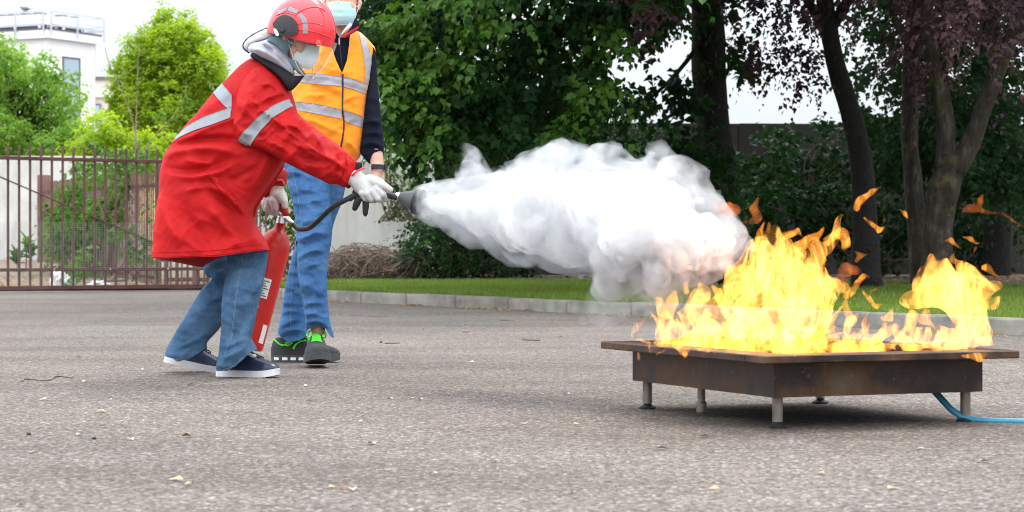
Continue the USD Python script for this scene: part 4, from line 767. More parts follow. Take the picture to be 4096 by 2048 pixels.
DX = np.array([c[0] for c in cloud_spots]); DD = np.array([c[3] for c in cloud_spots])
def cl(x, y, r, d=None, k=1.0):
    d = float(np.interp(x, DX, DD)) if d is None else d; return (at(x, y, d), k * r / FPX * d)
cr_ = np.random.default_rng(5)
cch = [[cl(x, y, r, d) for x, y, r, d in cloud_spots], [cl(2300, 955, 85), cl(2400, 985, 100), cl(2500, 1010, 108), cl(2600, 1020, 110), cl(2700, 1030, 105), cl(2790, 1030, 90)]] + [[(cl(x, y, r)[0] + np.array([0, cr_.uniform(-.14, .10), 0]), cl(x, y, r)[1])] for x, y, r in bumps] + [[(cl(x, y, r)[0] + np.array([cr_.normal(0, .04), .25 + cr_.uniform(-.1, .2), cr_.normal(0, .05)]), cl(x, y, r)[1] * 1.1)] for x, y, r in bumps[::2]]
CH = .0145
G_, glo = grid_of(cch, .12, CH); gsh = G_.shape[:3]; GP = G_.reshape(-1, 3)
gs = np.clip((GP[:, 0] + .42) / .55, .10, 1)[:, None]
gw = np.stack([meshkit.fbm(GP * 3.2 + 11.7 * c, 2) - .5 for c in range(3)], -1) * .16 * gs
gb = sum(.58 ** o * (.5 - np.abs(2 * meshkit.noise((GP + gw) * 5.5 * 2.05 ** o + 3.3 * o, o) - 1)) for o in range(4))
GF = capsule_field(GP + gw, cch, 55.0) + .055 * gs[:, 0] * gb
def cloud_level(off): return surface_nets((GF - off).reshape(gsh), glo, CH)
cloud = thing('powder_cloud', 'white billowing extinguishing cloud blown from the black nozzle into the flames', 'smoke', at(2300, 1250, 8.1))
core_mat = usdkit.material(stage, '/World/Looks/cloud_core', {'p': ('principled_bsdf', {'base_color': (.935, .955, .985), 'roughness': 1.0, 'specular_ior_level': 0.0, 'subsurface_weight': 1.0, 'subsurface_radius': (1, 1, 1), 'subsurface_scale': .30, 'subsurface_method': 'random_walk'})}, surface='p.BSDF')
def vol_mat(name, dens, scale, lo, hi, col=.99, an=-.25):
    return usdkit.material(stage, '/World/Looks/' + name, {'g': ('geometry', {}), 'n': ('noise_texture', {'scale': scale, 'detail': 3, 'roughness': .6, 'distortion': .3}), 'r': ('map_range', {'from_min': lo, 'from_max': hi, 'to_min': 0.0, 'to_max': dens, 'clamp': True}),
        'v': ('principled_volume', {'color': (col, col, min(col * 1.01, 1)), 'anisotropy': an})}, [('g.position', 'n.vector'), ('n.fac', 'r.value'), ('r.result', 'v.density')], volume='v.volume')
obj('cloud_core', cloud_level(-.040), core_mat, cloud, smooth=True)
def powder(name, lo, hi, top, scale):
    return usdkit.material(stage, '/World/Looks/' + name, {'g': ('geometry', {}), 'n': ('noise_texture', {'scale': scale, 'detail': 5, 'roughness': .7}), 'r': ('map_range', {'from_min': lo, 'from_max': hi, 'to_min': 0.0, 'to_max': top, 'clamp': True}),
        'd': ('diffuse_bsdf', {'color': (.97, .975, .985)}), 'tl': ('translucent_bsdf', {'color': (.97, .975, .985)}), 'm': ('mix_closure', {'fac': .45}), 't': ('transparent_bsdf', {}), 'x': ('mix_closure', {})},
        [('g.position', 'n.vector'), ('n.fac', 'r.value'), ('d.BSDF', 'm.closure1'), ('tl.BSDF', 'm.closure2'), ('r.result', 'x.fac'), ('t.BSDF', 'x.closure1'), ('m.closure', 'x.closure2')], surface='x.closure')
obj('cloud_powder', cloud_level(-.022), powder('cloud_powder', .36, .60, .75, 24), cloud, smooth=True)
obj('cloud_veil', cloud_level(.034), vol_mat('cloud_veil', 11.0, 12.0, .37, .68, an=-.35), cloud, smooth=True)
wisp = [[cl(1985, 760, 44), cl(1930, 700, 50), cl(1880, 630, 38), cl(1862, 575, 16)], [cl(1930, 720, 44), cl(1830, 690, 16)], [cl(2040, 740, 34), cl(1990, 700, 34)]]
obj('cloud_wisp', fire_mesh(wisp, .012, .09, 7, 5, 60), vol_mat('cloud_wisp', 13.0, 12.0, .38, .66), cloud, smooth=True)
thin = [[cl(2380, 1170, 60), cl(2480, 1190, 70), cl(2620, 1180, 80), cl(2740, 1150, 70)], [cl(2330, 1240, 30), cl(2480, 1250, 40)]]
obj('cloud_drift', fire_mesh(thin, .018, .10, 5, 7, 50), vol_mat('cloud_drift', 2.2, 6.0, .30, .62), cloud, smooth=True)
for q, d in [([(420, 660, 40), (330, 560, 60), (230, 480, 50), (200, 370, 20)], 6.98), ([(560, 640, 60), (520, 480, 60), (420, 400, 30)], 6.95), ([(700, 640, 60), (680, 500, 50), (720, 400, 30), (740, 270, 6)], 6.95), ([(300, 690, 26), (290, 620, 26)], 6.9), ([(140, 640, 16), (110, 690, 6)], 6.95)]:
    obj('flame_in_cloud', fire_mesh([chain(V6, q, d)], .008, .05, 9, q[0][0] % 67), fire_pale, fire, smooth=True)
# ================================================================ people: helpers
V1 = lambda q: [(600 + x / 1.288, y / 1.288) for x, y in q]
V2 = lambda q: [(600 + x / 1.84, 900 + y / 1.84) for x, y in q]
VE = lambda q: [(920 + x / 3.22, y / 3.22) for x, y in q]
VH = lambda q: [(980 + x / 3.578, 640 + y / 3.578) for x, y in q]
def chaikin(q, n=2, closed=True):
    q = np.asarray(q, float)
    for _ in range(n):
        a, b = (q, np.roll(q, -1, 0)) if closed else (q[:-1], q[1:])
        r = np.stack([a * .75 + b * .25, a * .25 + b * .75], 1).reshape(-1, 2)
        q = r if closed else np.vstack([q[:1], r, q[-1:]])
    return q
def metres(q, d): q = np.asarray(q, float); return np.stack([(q[:, 0] - CX) / FPX * d, EYE + (HZ - q[:, 1]) / FPX * d], 1)
def along(ring, step):
    L = ring.length; return [ring.interpolate(t).coords[0] for t in np.linspace(0, L, max(int(L / step), 6), endpoint=False)]
def polylist(g): return [x for x in ([g] if g.geom_type == 'Polygon' else getattr(g, 'geoms', [])) if x.geom_type == 'Polygon' and not x.is_empty]
from scipy.spatial import Delaunay
from scipy.interpolate import RegularGridInterpolator, LinearNDInterpolator, NearestNDInterpolator
class Inflated:
    """A rounded body with the given outline (in the plane d metres away): the section across it is round, its middle plane lies at yoff(x, z)."""
    def __init__(s, poly, d, hmax=9.0, k=1.0, yoff=None, folds=(), cloth=None, step=.010, soft=2, back=1.0, lines=(), cut=None, trim=None):
        P = Polygon(metres(chaikin(poly, soft), d)).buffer(0); P = max(polylist(P), key=lambda g: g.area); s.P, s.d = P, d
        x0, z0, x1, z1 = P.bounds; g = max(.0035, math.sqrt(P.area) / 110)
        gx, gz = np.arange(x0 - 2 * g, x1 + 3 * g, g), np.arange(z0 - 2 * g, z1 + 3 * g, g); X, Z = np.meshgrid(gx, gz, indexing='ij')
        m = shapely.contains_xy(P, X, Z); idx = -np.ones(m.shape, int); idx[m] = np.arange(m.sum()); n = m.sum()
        r, c, v = [np.arange(n)], [np.arange(n)], [np.full(n, 4.0)]
        for dx, dz in ((1, 0), (-1, 0), (0, 1), (0, -1)):
            nb = np.roll(idx, (-dx, -dz), (0, 1)); a, b = idx[m], nb[m]; ok = b >= 0; r.append(a[ok]); c.append(b[ok]); v.append(np.full(ok.sum(), -1.0))
        u = np.zeros(m.shape); u[m] = spsolve(sp.csr_matrix((np.concatenate(v), (np.concatenate(r), np.concatenate(c)))), np.full(n, g * g))
        U = RegularGridInterpolator((gx, gz), u, bounds_error=False, fill_value=0.0)
        pts = along(P.exterior, step * .7); nb_ = len(pts)
        for dl in (.0012, .0035, .007, .012):
            for q in polylist(P.buffer(-dl)): pts += along(q.exterior, step * .8)
        if trim is not None:
            tp = metres(trim, d); lines = list(lines) + [np.vstack([tp, tp[:1]])]
            for e in (-.004, .004):
                for q in polylist(Polygon(tp).buffer(e)): lines.append(np.array(q.exterior.coords))
        for ln in lines: pts += [q for q in along(shapely.LineString(ln), step * .4) if P.buffer(-.0022).contains(shapely.Point(q))]
        inner = P.buffer(-.016); hx, hz = np.meshgrid(np.arange(x0, x1, step), np.arange(z0, z1, step * .87), indexing='ij'); hx = hx + (np.arange(hz.shape[1]) % 2) * step / 2
        k_ = shapely.contains_xy(inner, hx, hz); pts = np.vstack([pts, np.stack([hx[k_], hz[k_]], 1)])
        T = Delaunay(pts).simplices; cen = pts[T].mean(1); T = T[shapely.contains_xy(P, cen[:, 0], cen[:, 1])]
        a, b, c_ = (pts[T[:, i]] for i in range(3)); fl = np.cross(b - a, c_ - a) < 0; T[fl] = T[fl][:, ::-1]
        dist = shapely.distance(shapely.points(pts), P.exterior); uu = np.clip(U(pts), 0, None)
        h = np.sqrt(2 * uu) * k; h = np.where(dist < .006, np.minimum(h, np.sqrt(np.clip(dist, 0, None) * .25)), h); h[:nb_] = 0; h = hmax * np.tanh(h / hmax)
        yc = np.full(len(pts), d) if yoff is None else d + yoff(pts[:, 0], pts[:, 1])
        bump = np.zeros(len(pts))
        for ln, w, amp in folds:
            q = metres(chaikin(ln, 2, False), d); L = np.linalg.norm(np.diff(q, axis=0), axis=1).sum(); ls = shapely.LineString(q)
            pt = shapely.points(pts); dd = shapely.distance(pt, ls); t = shapely.line_locate_point(ls, pt) / L
            bump += 1.5 * amp * np.exp(-(dd / w) ** 2) * np.clip(np.sin(np.pi * np.clip(t, .02, .98)), 0, 1) ** .5
        if cloth:
            for ang, f1, f2, amp, seed in cloth:
                ca, sa = math.cos(ang), math.sin(ang); q = np.stack([(pts[:, 0] * ca + pts[:, 1] * sa) * f2, (-pts[:, 0] * sa + pts[:, 1] * ca) * f1, np.full(len(pts), seed * 3.1)], -1)
                w = meshkit.fbm(q * .7 + 9, 2) - .5; q[:, 1] += 1.6 * w
                bump += 1.25 * amp * ((1 - np.abs(2 * meshkit.fbm(q, 3) - 1)) ** 2.6 - .45)
        wgt = np.clip(h / .035, 0, 1); yf = yc - h - bump * wgt; yb = yc + h * back + bump * wgt * .6
        s.front = np.column_stack([pts[:, 0], yf, pts[:, 1]]); s.xz = pts
        bi = np.arange(len(pts)); bi[nb_:] = np.arange(len(pts), 2 * len(pts) - nb_)
        if trim is not None:
            cc = pts[T].mean(1); T = T[~shapely.contains_xy(Polygon(metres(trim, d)), cc[:, 0], cc[:, 1])]; s.P = s.P.difference(Polygon(metres(trim, d)))
        ff = T[:, [0, 1, 2]]; fb = bi[T][:, ::-1]
        if cut is not None:
            cp = Polygon(metres(cut, d)); cc = pts[T].mean(1); ff = ff[~shapely.contains_xy(cp, cc[:, 0], cc[:, 1])]
        s.mesh = trimesh.Trimesh(np.vstack([s.front, np.column_stack([pts[nb_:, 0], yb[nb_:], pts[nb_:, 1]])]), np.vstack([ff, fb]), process=False)
        s.ylin, s.ynear = LinearNDInterpolator(pts, yf), NearestNDInterpolator(pts, yf)
    def yfront(s, q):
        y = s.ylin(q); bad = np.isnan(y)
        if bad.any(): y[bad] = s.ynear(q[bad])
        return y
    def decal(s, poly, off=.003, soft=0, step=.008, inset=.002):
        """A thin strip lying on the front of the body."""
        P = Polygon(metres(chaikin(poly, soft), s.d)).buffer(0).intersection(s.P.buffer(-inset)); out = []
        for g in polylist(P):
            pts = along(g.exterior, step * .6); nb_ = len(pts); x0, z0, x1, z1 = g.bounds
            hx, hz = np.meshgrid(np.arange(x0, x1, step), np.arange(z0, z1, step), indexing='ij'); k_ = shapely.contains_xy(g.buffer(-step * .4), hx, hz); pts = np.vstack([pts, np.stack([hx[k_], hz[k_]], 1)])
            T = Delaunay(pts).simplices; cen = pts[T].mean(1); T = T[shapely.contains_xy(g, cen[:, 0], cen[:, 1])]
            a, b, c_ = (pts[T[:, i]] for i in range(3)); fl = np.cross(b - a, c_ - a) < 0; T[fl] = T[fl][:, ::-1]
            y = s.yfront(pts); f = np.column_stack([pts[:, 0], y - off, pts[:, 1]]); e = np.column_stack([pts[:nb_, 0], y[:nb_] + .004, pts[:nb_, 1]])
            i = np.arange(nb_); j = (i + 1) % nb_; n = len(pts)
            out.append(trimesh.Trimesh(np.vstack([f, e]), np.vstack([T, np.stack([i, n + i, n + j], 1), np.stack([i, n + j, j], 1)]), process=False))
        return cat_(out)
    def seam(s, line, r=.0012, off=.0005):
        q = metres(chaikin(line, 2, False), s.d); ls = shapely.LineString(q); p = np.array([ls.interpolate(t).coords[0] for t in np.linspace(0, ls.length, max(int(ls.length / .008), 4))])
        return tube(np.column_stack([p[:, 0], s.yfront(p) - off, p[:, 1]]), r, 5)
def px_chain(V, pts, d, k=1.0):
    """Spheres along photo pixels: (x, y, radius in the same view, extra depth)."""
    out = []
    s = {V1: 1.288, V2: 1.84, VE: 3.22, VH: 3.578}[V]
    for q in pts:
        x, y, r = q[:3]; dd = d + (q[3] if len(q) > 3 else 0); (fx, fy), = V([(x, y)]); out.append((at(fx, fy, dd), k * r / s / FPX * dd))
    return out
def organic(chains, edge=.008, taub=10):
    m = blob_union(chains, edge); trimesh.smoothing.filter_taubin(m, iterations=taub); return m

skin = mat('skin', (.50, .29, .21), .5, var=.06, scale=30, bump=.1, bscale=300, spec=.4, extra={'subsurface_weight': .15, 'subsurface_scale': .01})
red_cloth = mat('red_coat_cloth', (.40, .005, .006), .7, var=.12, scale=6, bump=.35, bscale=38, bdist=.006, sheen=.0, spec=.2)
red_dark = mat('dark_red_lining', (.26, .012, .012), .8, var=.1)
silver = mat('reflective_band', (.20, .213, .225), .42, var=.07, scale=14, bump=.2, bscale=60, bdist=.003, spec=.5)
def denim_mat(name, a, b):
    return usdkit.material(stage, '/World/Looks/' + name, {
        'g': ('geometry', {}), 'n': ('noise_texture', {'scale': 9.0, 'detail': 6, 'roughness': .65}), 'mp': ('mapping', {'scale': (420, 420, 60)}), 'n2': ('noise_texture', {'scale': 1.0, 'detail': 2}),
        'r': ('rgb_ramp', {'ramp': [(.3, a), (.7, b)]}), 'r2': ('rgb_ramp', {'ramp': [(.3, (.72, .74, .78)), (.7, (1.2, 1.18, 1.14))]}), 'mx': ('mix', {'mix_type': 'multiply', 'fac': .8}),
        'n3': ('noise_texture', {'scale': 55.0, 'detail': 4}), 'b': ('bump', {'strength': .3, 'distance': .004}), 'p': ('principled_bsdf', {'roughness': .85, 'specular_ior_level': .06})},
        [('g.position', 'n.vector'), ('g.position', 'mp.vector'), ('mp.vector', 'n2.vector'), ('g.position', 'n3.vector'), ('n.fac', 'r.fac'), ('n2.fac', 'r2.fac'), ('r.color', 'mx.color1'), ('r2.color', 'mx.color2'), ('mx.color', 'p.base_color'), ('n3.fac', 'b.height'), ('b.normal', 'p.normal')], surface='p.BSDF')
denim = denim_mat('blue_denim', (.026, .080, .195), (.072, .165, .325))
denim_w = denim_mat('faded_denim', (.032, .076, .142), (.080, .148, .245))
stitch = mat('denim_stitch', (.12, .18, .26), .8)
glove_mat = mat('pale_leather_glove', (.43, .42, .395), .75, var=.10, scale=25, bump=.35, bscale=90, bdist=.004)
glove_red = mat('glove_cuff_red', (.62, .05, .07), .7)
charcoal = mat('charcoal_cloth', (.022, .022, .026), .85, spec=.1, var=.2, scale=20, bump=.3, bscale=120)
navy = mat('navy_softshell', (.006, .008, .017), .8, var=.2, scale=10, bump=.25, bscale=40, bdist=.004, spec=.12)
fleece = mat('lilac_grey_fleece', (.42, .41, .46), .95, var=.07, scale=30, bump=.4, bscale=200, sheen=.4)
mask_mat = mat('surgical_mask', (.40, .60, .64), .85, var=.05, scale=12, bump=.15, bscale=60)
mask_white = mat('mask_edge', (.72, .74, .75), .85)
helmet_red = mat('red_helmet_shell', (.62, .012, .022), .16, var=.03, spec=.6, coat=.6)
matte_black = mat('black_plastic', (.02, .02, .022), .5, var=.15, scale=40)
teal = mat('teal_hair_cap', (.12, .20, .22), .85, var=.15, scale=40, bump=.3, bscale=120)
def shell_pane(name, tint):
    return usdkit.material(stage, '/World/Looks/' + name, {'f': ('layer_weight', {'blend': .3}), 'm': ('math', {'math_type': 'power', 'value2': 3.0}), 'k': ('math', {'math_type': 'multiply_add', 'value2': .40, 'value3': .035}), 't': ('transparent_bsdf', {'color': tint}), 'g': ('glossy_bsdf', {'color': (1, 1, 1), 'roughness': .06}), 'x': ('mix_closure', {})},
                           [('f.facing', 'm.value1'), ('m.value', 'k.value1'), ('k.value', 'x.fac'), ('t.BSDF', 'x.closure1'), ('g.BSDF', 'x.closure2')], surface='x.closure')
def grid_shell(F, na, nv, thick=.0016):
    """A closed thin shell from F(a, v), a and v in [0, 1]."""
    A, V = np.meshgrid(np.linspace(0, 1, na), np.linspace(0, 1, nv), indexing='ij'); P = F(A, V)
    du, dv = np.gradient(P, axis=0), np.gradient(P, axis=1); n = np.cross(du, dv); n /= np.linalg.norm(n, axis=-1, keepdims=True) + 1e-12
    o, i_ = (P + n * thick / 2).reshape(-1, 3), (P - n * thick / 2).reshape(-1, 3); N = na * nv
    i, j = np.meshgrid(np.arange(na - 1), np.arange(nv - 1), indexing='ij'); q = np.stack([i * nv + j, (i + 1) * nv + j, (i + 1) * nv + j + 1, i * nv + j + 1], -1).reshape(-1, 4)
    f = [np.vstack([q[:, [0, 1, 2]], q[:, [0, 2, 3]]]), N + np.vstack([q[:, [2, 1, 0]], q[:, [3, 2, 0]]])]
    e = np.concatenate([np.arange(nv) , np.arange(1, na) * nv + nv - 1, (na - 1) * nv + np.arange(nv - 2, -1, -1), np.arange(na - 2, 0, -1) * nv]); e2 = np.roll(e, -1)
    f.append(np.stack([e, e2, e2 + N], 1)); f.append(np.stack([e, e2 + N, e + N], 1))
    return trimesh.Trimesh(np.vstack([o, i_]), np.vstack(f), process=False)
class Head:
    def __init__(s, c, fwd, up):
        s.c = np.asarray(c, float); s.f = np.array(fwd, float) / np.linalg.norm(fwd); u = np.array(up, float); u -= s.f * (u @ s.f); s.u = u / np.linalg.norm(u); s.l = np.cross(s.u, s.f)
    def p(s, f, l, u): return s.c + np.multiply.outer(f, s.f) + np.multiply.outer(l, s.l) + np.multiply.outer(u, s.u)
    def chains(s):
        """Skull, jaw, cheeks, brow, nose, lips, chin, ears as spheres."""
        q = lambda f, l, u, r: (s.p(f, l, u), r)
        ch = [[q(-.018, 0, .040, .078), q(.012, 0, .046, .076), q(.020, 0, -.01, .070)], [q(.020, 0, -.01, .070), q(.035, 0, -.078, .040)], [q(.052, 0, -.092, .026), q(.066, 0, -.098, .016)], [q(-.03, 0, .0, .07), q(-.02, 0, -.05, .055)],
              [q(.079, 0, .018, .010), q(.090, 0, -.004, .009), q(.102, 0, -.026, .0115)], [q(.088, .011, -.031, .009), q(.088, -.011, -.031, .009)], [q(.078, .018, -.060, .009), q(.083, 0, -.058, .011), q(.078, -.018, -.060, .009)], [q(.077, .014, -.070, .009), q(.080, -.014, -.070, .009)]]
        for g in (-1, 1):
            ch += [[q(.066, g * .044, .026, .014), q(.078, g * .014, .027, .013)], [q(.056, g * .044, -.020, .024), q(.058, g * .038, -.045, .022)], [q(.035, g * .050, -.045, .022), q(.045, g * .028, -.088, .020)], [q(-.012, g * .074, .012, .012), q(-.006, g * .080, -.006, .012), q(-.004, g * .074, -.030, .009)]]
        return ch
    def eyes(s): return [trimesh.creation.icosphere(3, .0118).apply_translation(s.p(.066, g * .031, .004)) for g in (-1, 1)]
    def mask(s, top=-.012, bot=-.112, hw=.072):
        def F(a, v):
            t = a * 2 - 1; u = top + (bot - top) * v - .012 * (1 - np.abs(t)) * 0 + .012 * np.abs(t) ** 2 * (1 - 2 * v) * -.4
            w = hw - .012 * np.abs(2 * v - .8) ** 2; l = t * w
            fr_ = .117 - .010 * (2 * v - .75) ** 2 - .016 * np.clip(v - .8, 0, 1) * 3 - .070 * np.abs(t) ** 2.4 + .0022 * (np.abs((v * 3.2) % 1 - .5) * 2) * (1 - t ** 2)
            return s.p(fr_, l, u)
        return grid_shell(F, 41, 41, .0025), F
    def dress_mask(s, parent, m_=None, **kw):
        m, F = s.mask(**kw); mk = obj('face_mask', m, m_ or mask_mat, parent, smooth=True)
        obj('mask_edge', cat_([tube(F(np.linspace(.02, .98, 30), np.full(30, v)), .0026, 6) for v in (0.0, 1.0)]), mask_white, mk, smooth=True)
        for a, g in ((0.0, -1), (1.0, 1)):
            obj('ear_loop', tube(spline([F(np.array(a), np.array(.02)), s.p(.03, g * .074, -.025), s.p(-.014, g * .086, .006), s.p(.03, g * .074, -.05), F(np.array(a), np.array(.98))], 28), .0013, 5), mask_white, mk, smooth=True)

def make_shoe(parent, heel, yaw, pitch, L, W, upper_m, sole_m, lace_m, side=1, sole_h=.024, H=.098, trim=None, label=None):
    """A lace-up shoe: x forward from the heel, z up; sole, upper, tongue and laces."""
    M = trimesh.transformations.concatenate_matrices(trimesh.transformations.translation_matrix(heel), trimesh.transformations.rotation_matrix(yaw, [0, 0, 1]), trimesh.transformations.rotation_matrix(pitch, [0, 1, 0]))
    u = np.linspace(0, 1, 44)
    w = np.interp(u, [0, .04, .15, .40, .68, .82, .93, .98, 1], [.35, .62, .78, .74, 1.0, .98, .72, .42, .10]) * W / 2
    cy = np.interp(u, [0, .3, .7, 1], [0, 0, .006, -.004]) * side
    top = np.interp(u, [0, .03, .10, .24, .34, .50, .66, .80, .92, .98, 1], [.42, .72, .84, .80, .98, .82, .60, .46, .34, .20, .05]) * H
    def loft(wf, z0f, zf, n=22, p=.62):
        a = np.linspace(0, np.pi, n); R = []
        for k in range(len(u)):
            R.append(np.stack([np.full(n, u[k] * L), cy[k] + wf[k] * np.sign(np.cos(a)) * np.abs(np.cos(a)) ** p, z0f[k] + (zf[k] - z0f[k]) * np.sin(a) ** (p + .12)], 1))
        R = np.array(R); K = len(u); v = R.reshape(-1, 3); i, j = np.meshgrid(np.arange(K - 1), np.arange(n), indexing='ij'); j2 = (j + 1) % n
        f = np.vstack([np.stack([i * n + j, (i + 1) * n + j, (i + 1) * n + j2], -1).reshape(-1, 3), np.stack([i * n + j, (i + 1) * n + j2, i * n + j2], -1).reshape(-1, 3)])
        for e, sg in ((0, 1), ((K - 1) * n, -1)):
            v = np.vstack([v, v[e:e + n].mean(0)]); k = np.arange(n - 1); t = np.stack([e + k, e + k + 1, np.full(n - 1, len(v) - 1)], 1); f = np.vstack([f, t[:, ::sg]])
        m = trimesh.Trimesh(v, f, process=False); m.fix_normals(); return m
    rock = .012 * np.clip((u - .72) / .28, 0, 1) ** 2
    up_m = loft(w * .97, sole_h * .6 + rock, sole_h + top)
    up = up_m.copy().apply_transform(M)
    sh = obj('shoe', up, upper_m, parent, smooth=50, label=label)
    ol = np.vstack([np.stack([u * L, cy + w * 1.05], 1), np.stack([u * L, cy - w * 1.05], 1)[::-1]])
    so = trimesh.creation.extrude_polygon(Polygon(chaikin(ol, 1)).buffer(0).simplify(.0006), sole_h, engine='earcut').subdivide()
    v = so.vertices.copy(); v[:, 2] += np.interp(v[:, 0] / L, u, rock); so.vertices = v; so.apply_transform(M)
    obj('sole', so, sole_m, sh, smooth=35)
    zt = lambda x: np.interp(x, u, sole_h + top); wt = lambda x: np.interp(x, u, w); P = lambda x, l, z: trimesh.transformations.transform_points(np.array([[x * L, np.interp(x, u, cy) + l, z]]), M)[0]
    def Pt(x, fr):
        a = np.arccos(np.clip(abs(fr) ** (1 / .62), 0, 1)); z = sole_h * .6 + (zt(x) - sole_h * .6) * np.sin(a) ** .74; return P(x, np.sign(fr) * .97 * wt(x) * abs(fr), z + .003)
    lc = []
    xs = np.linspace(.70, .38, 6)
    for k in range(6):
        a, b = Pt(xs[k], .42), Pt(xs[k] - .02, -.42); lc.append(tube(spline([a, P(xs[k] - .01, 0, zt(xs[k] - .01) + .006), b], 9), .0026, 6))
        if k < 5: lc.append(tube(spline([Pt(xs[k], .42), P((xs[k] + xs[k + 1]) / 2, 0, zt((xs[k] + xs[k + 1]) / 2) + .008), Pt(xs[k + 1], -.42)], 9), .0026, 6))
    for g in (-1, 1):
        lc.append(tube(spline([P(.36, 0, zt(.36) + .008), P(.40, g * .03, zt(.4) + .02), P(.47, g * .045, zt(.47) + .002)], 12), .0026, 6)); lc.append(tube(spline([P(.36, 0, zt(.36) + .008), P(.33, g * .026, zt(.36) + .018), P(.38, g * .04, zt(.42) - .006), P(.36, 0, zt(.36) + .008)], 16), .0024, 6))
    obj('lace', cat_(lc), lace_m, sh, smooth=True)
    if trim is not None:
        st = []
        for g in (-1, 1):
            for x0, x1, f0, f1, r in ((.16, .44, .93, .80, .0032), (.22, .40, .86, .70, .0032), (.34, .52, .98, .72, .0045)):
                st.append(tube([Pt(x, g * f) for x, f in zip(np.linspace(x0, x1, 8), np.linspace(f0, f1, 8))], r, 6))
        st.append(tube([Pt(x, f) for x, f in ((.33, .9), (.26, .93), (.14, .9), (.05, .6), (.03, 0), (.05, -.6), (.14, -.9), (.26, -.93), (.33, -.9))], .0035, 6))
        obj('green_trim', cat_(st), trim, sh, smooth=True)
        for x in (.10, .22, .34, .46, .58):
            for g in (-1, 1): obj('sole_window', box((x * L, np.interp(x, u, cy) + g * 1.05 * wt(x), sole_h * .5), (.026, .006, sole_h * .42), ch=.0025).apply_transform(M), mask_white, sh)
    return sh, Pt
# ================================================================ the woman in the red coat
DW = 9.15
wom = thing('person', 'crouching person in long red fire coat and red visor helmet aiming the extinguisher nozzle', 'person', (-1.25, 9.25, 0))
CAR = lambda *a: np.array(a, float)
yaw, pit = math.radians(-20), math.radians(15)
hf = np.array([math.cos(yaw) * math.cos(pit), math.sin(yaw) * math.cos(pit), -math.sin(pit)])
H1 = Head(at(1180, 150, 9.14), hf, (0, 0, 1))
sh_r, el_r, wr_r, sh_l, el_l, wr_l = at(1010, 420, 9.02), at(1190, 590, 9.0), at(1410, 720, 9.0), at(1030, 420, 9.36), at(1090, 600, 9.46), at(1100, 740, 9.42)
hip, chest, neck = at(760, 760, 9.17), at(1010, 420, 9.18), at(1120, 270, 9.17)
body_ch = H1.chains() + [[(neck, .055), (H1.p(-.02, 0, -.05), .055)], [(hip, .11), (at(880, 600, 9.19), .11), (at(1000, 430, 9.19), .09), (neck, .05)], [(sh_r + CAR(0, .06, -.03), .05), (sh_l, .05)], [(sh_r + CAR(0, .06, -.03), .045), (el_r + CAR(0, .04, -.01), .036), (wr_r, .026), (at(1445, 745, 9.0), .024)], [(sh_l, .045), (el_l, .036), (wr_l, .026), (at(1100, 800, 9.42), .026)],
    [(hip + CAR(.05, -.05, -.05), .085), (at(990, 1000, 9.16), .042), (at(930, 1300, 9.14), .032), (at(905, 1455, 9.14), .030)], [(at(880, 940, 9.38), .04), (at(885, 1090, 9.44), .026), (at(735, 1350, 9.43), .028), (at(715, 1420, 9.46), .028)]]
obj('body', organic(body_ch, .009, 6), skin, wom, smooth=True)
obj('eye', cat_(H1.eyes()), mat('eye_white', (.5, .48, .45), .2), wom, smooth=True)
# jeans
far_leg = V2([(420, 0), (396, 140), (395, 300), (400, 360), (432, 387), (465, 386), (432, 420), (392, 455), (350, 520), (300, 600), (250, 690), (200, 770), (160, 840), (132, 900), (114, 955), (96, 1030), (250, 1090), (420, 1010), (425, 920), (412, 880), (430, 850), (475, 805), (530, 740), (580, 640), (640, 400), (660, 160), (640, 0)])
near_leg = V2([(590, -90), (545, 60), (540, 160), (560, 250), (556, 330), (548, 420), (532, 500), (527, 620), (525, 750), (519, 810), (510, 900), (498, 1000), (490, 1062), (478, 1140), (600, 1170), (760, 1120), (808, 1000), (790, 910), (766, 872), (744, 832), (752, 800), (770, 720), (790, 620), (808, 540), (830, 440), (845, 350), (858, 260), (862, 192), (826, 118), (770, 40), (690, -90)])
FL = Inflated(far_leg, 9.42, hmax=.11, trim=V2([(60, 945), (118, 962), (180, 977), (240, 990), (292, 985), (350, 955), (415, 906), (480, 868), (520, 1180), (60, 1180)]), cloth=[(.5, 14, 4, .020, 1), (-.2, 30, 8, .009, 4)], folds=[(V2([(210, 900), (320, 860), (440, 790)]), .010, .010), (V2([(250, 960), (310, 900), (390, 890)]), .008, .008), (V2([(430, 400), (500, 450), (540, 560)]), .02, .012), (V2([(300, 640), (420, 600), (510, 560)]), .012, -.006)])
NL = Inflated(near_leg, 9.12, hmax=.10, trim=V2([(430, 1066), (497, 1072), (560, 1068), (640, 1038), (705, 980), (738, 938), (784, 918), (850, 900), (850, 1300), (430, 1300)]), yoff=lambda x, z: .05 * np.clip((z - .38) / .12, 0, 1), cloth=[(.9, 12, 4, .020, 2), (-.3, 26, 8, .010, 7)], folds=[(V2([(540, 900), (600, 880), (700, 830), (760, 850)]), .012, .012), (V2([(530, 960), (600, 960), (700, 890)]), .01, .010), (V2([(545, 400), (640, 340), (800, 320)]), .014, .010), (V2([(560, 280), (580, 330), (545, 440), (530, 560)]), .010, -.010), (V2([(730, 860), (690, 920), (600, 1000)]), .009, .010), (V2([(600, 240), (720, 300), (840, 290)]), .012, -.006)])
obj('jeans_leg', FL.mesh, denim_w, wom, smooth=True); jl = obj('jeans_leg', NL.mesh, denim_w, wom, smooth=True)
obj('seam', cat_([NL.seam(V2(q)) for q in ([(682, 200), (672, 350), (655, 450), (640, 580), (625, 720), (600, 860), (560, 960)], [(690, 200), (680, 350), (663, 450), (648, 580), (633, 720), (608, 860)])]), stitch, jl, smooth=True)
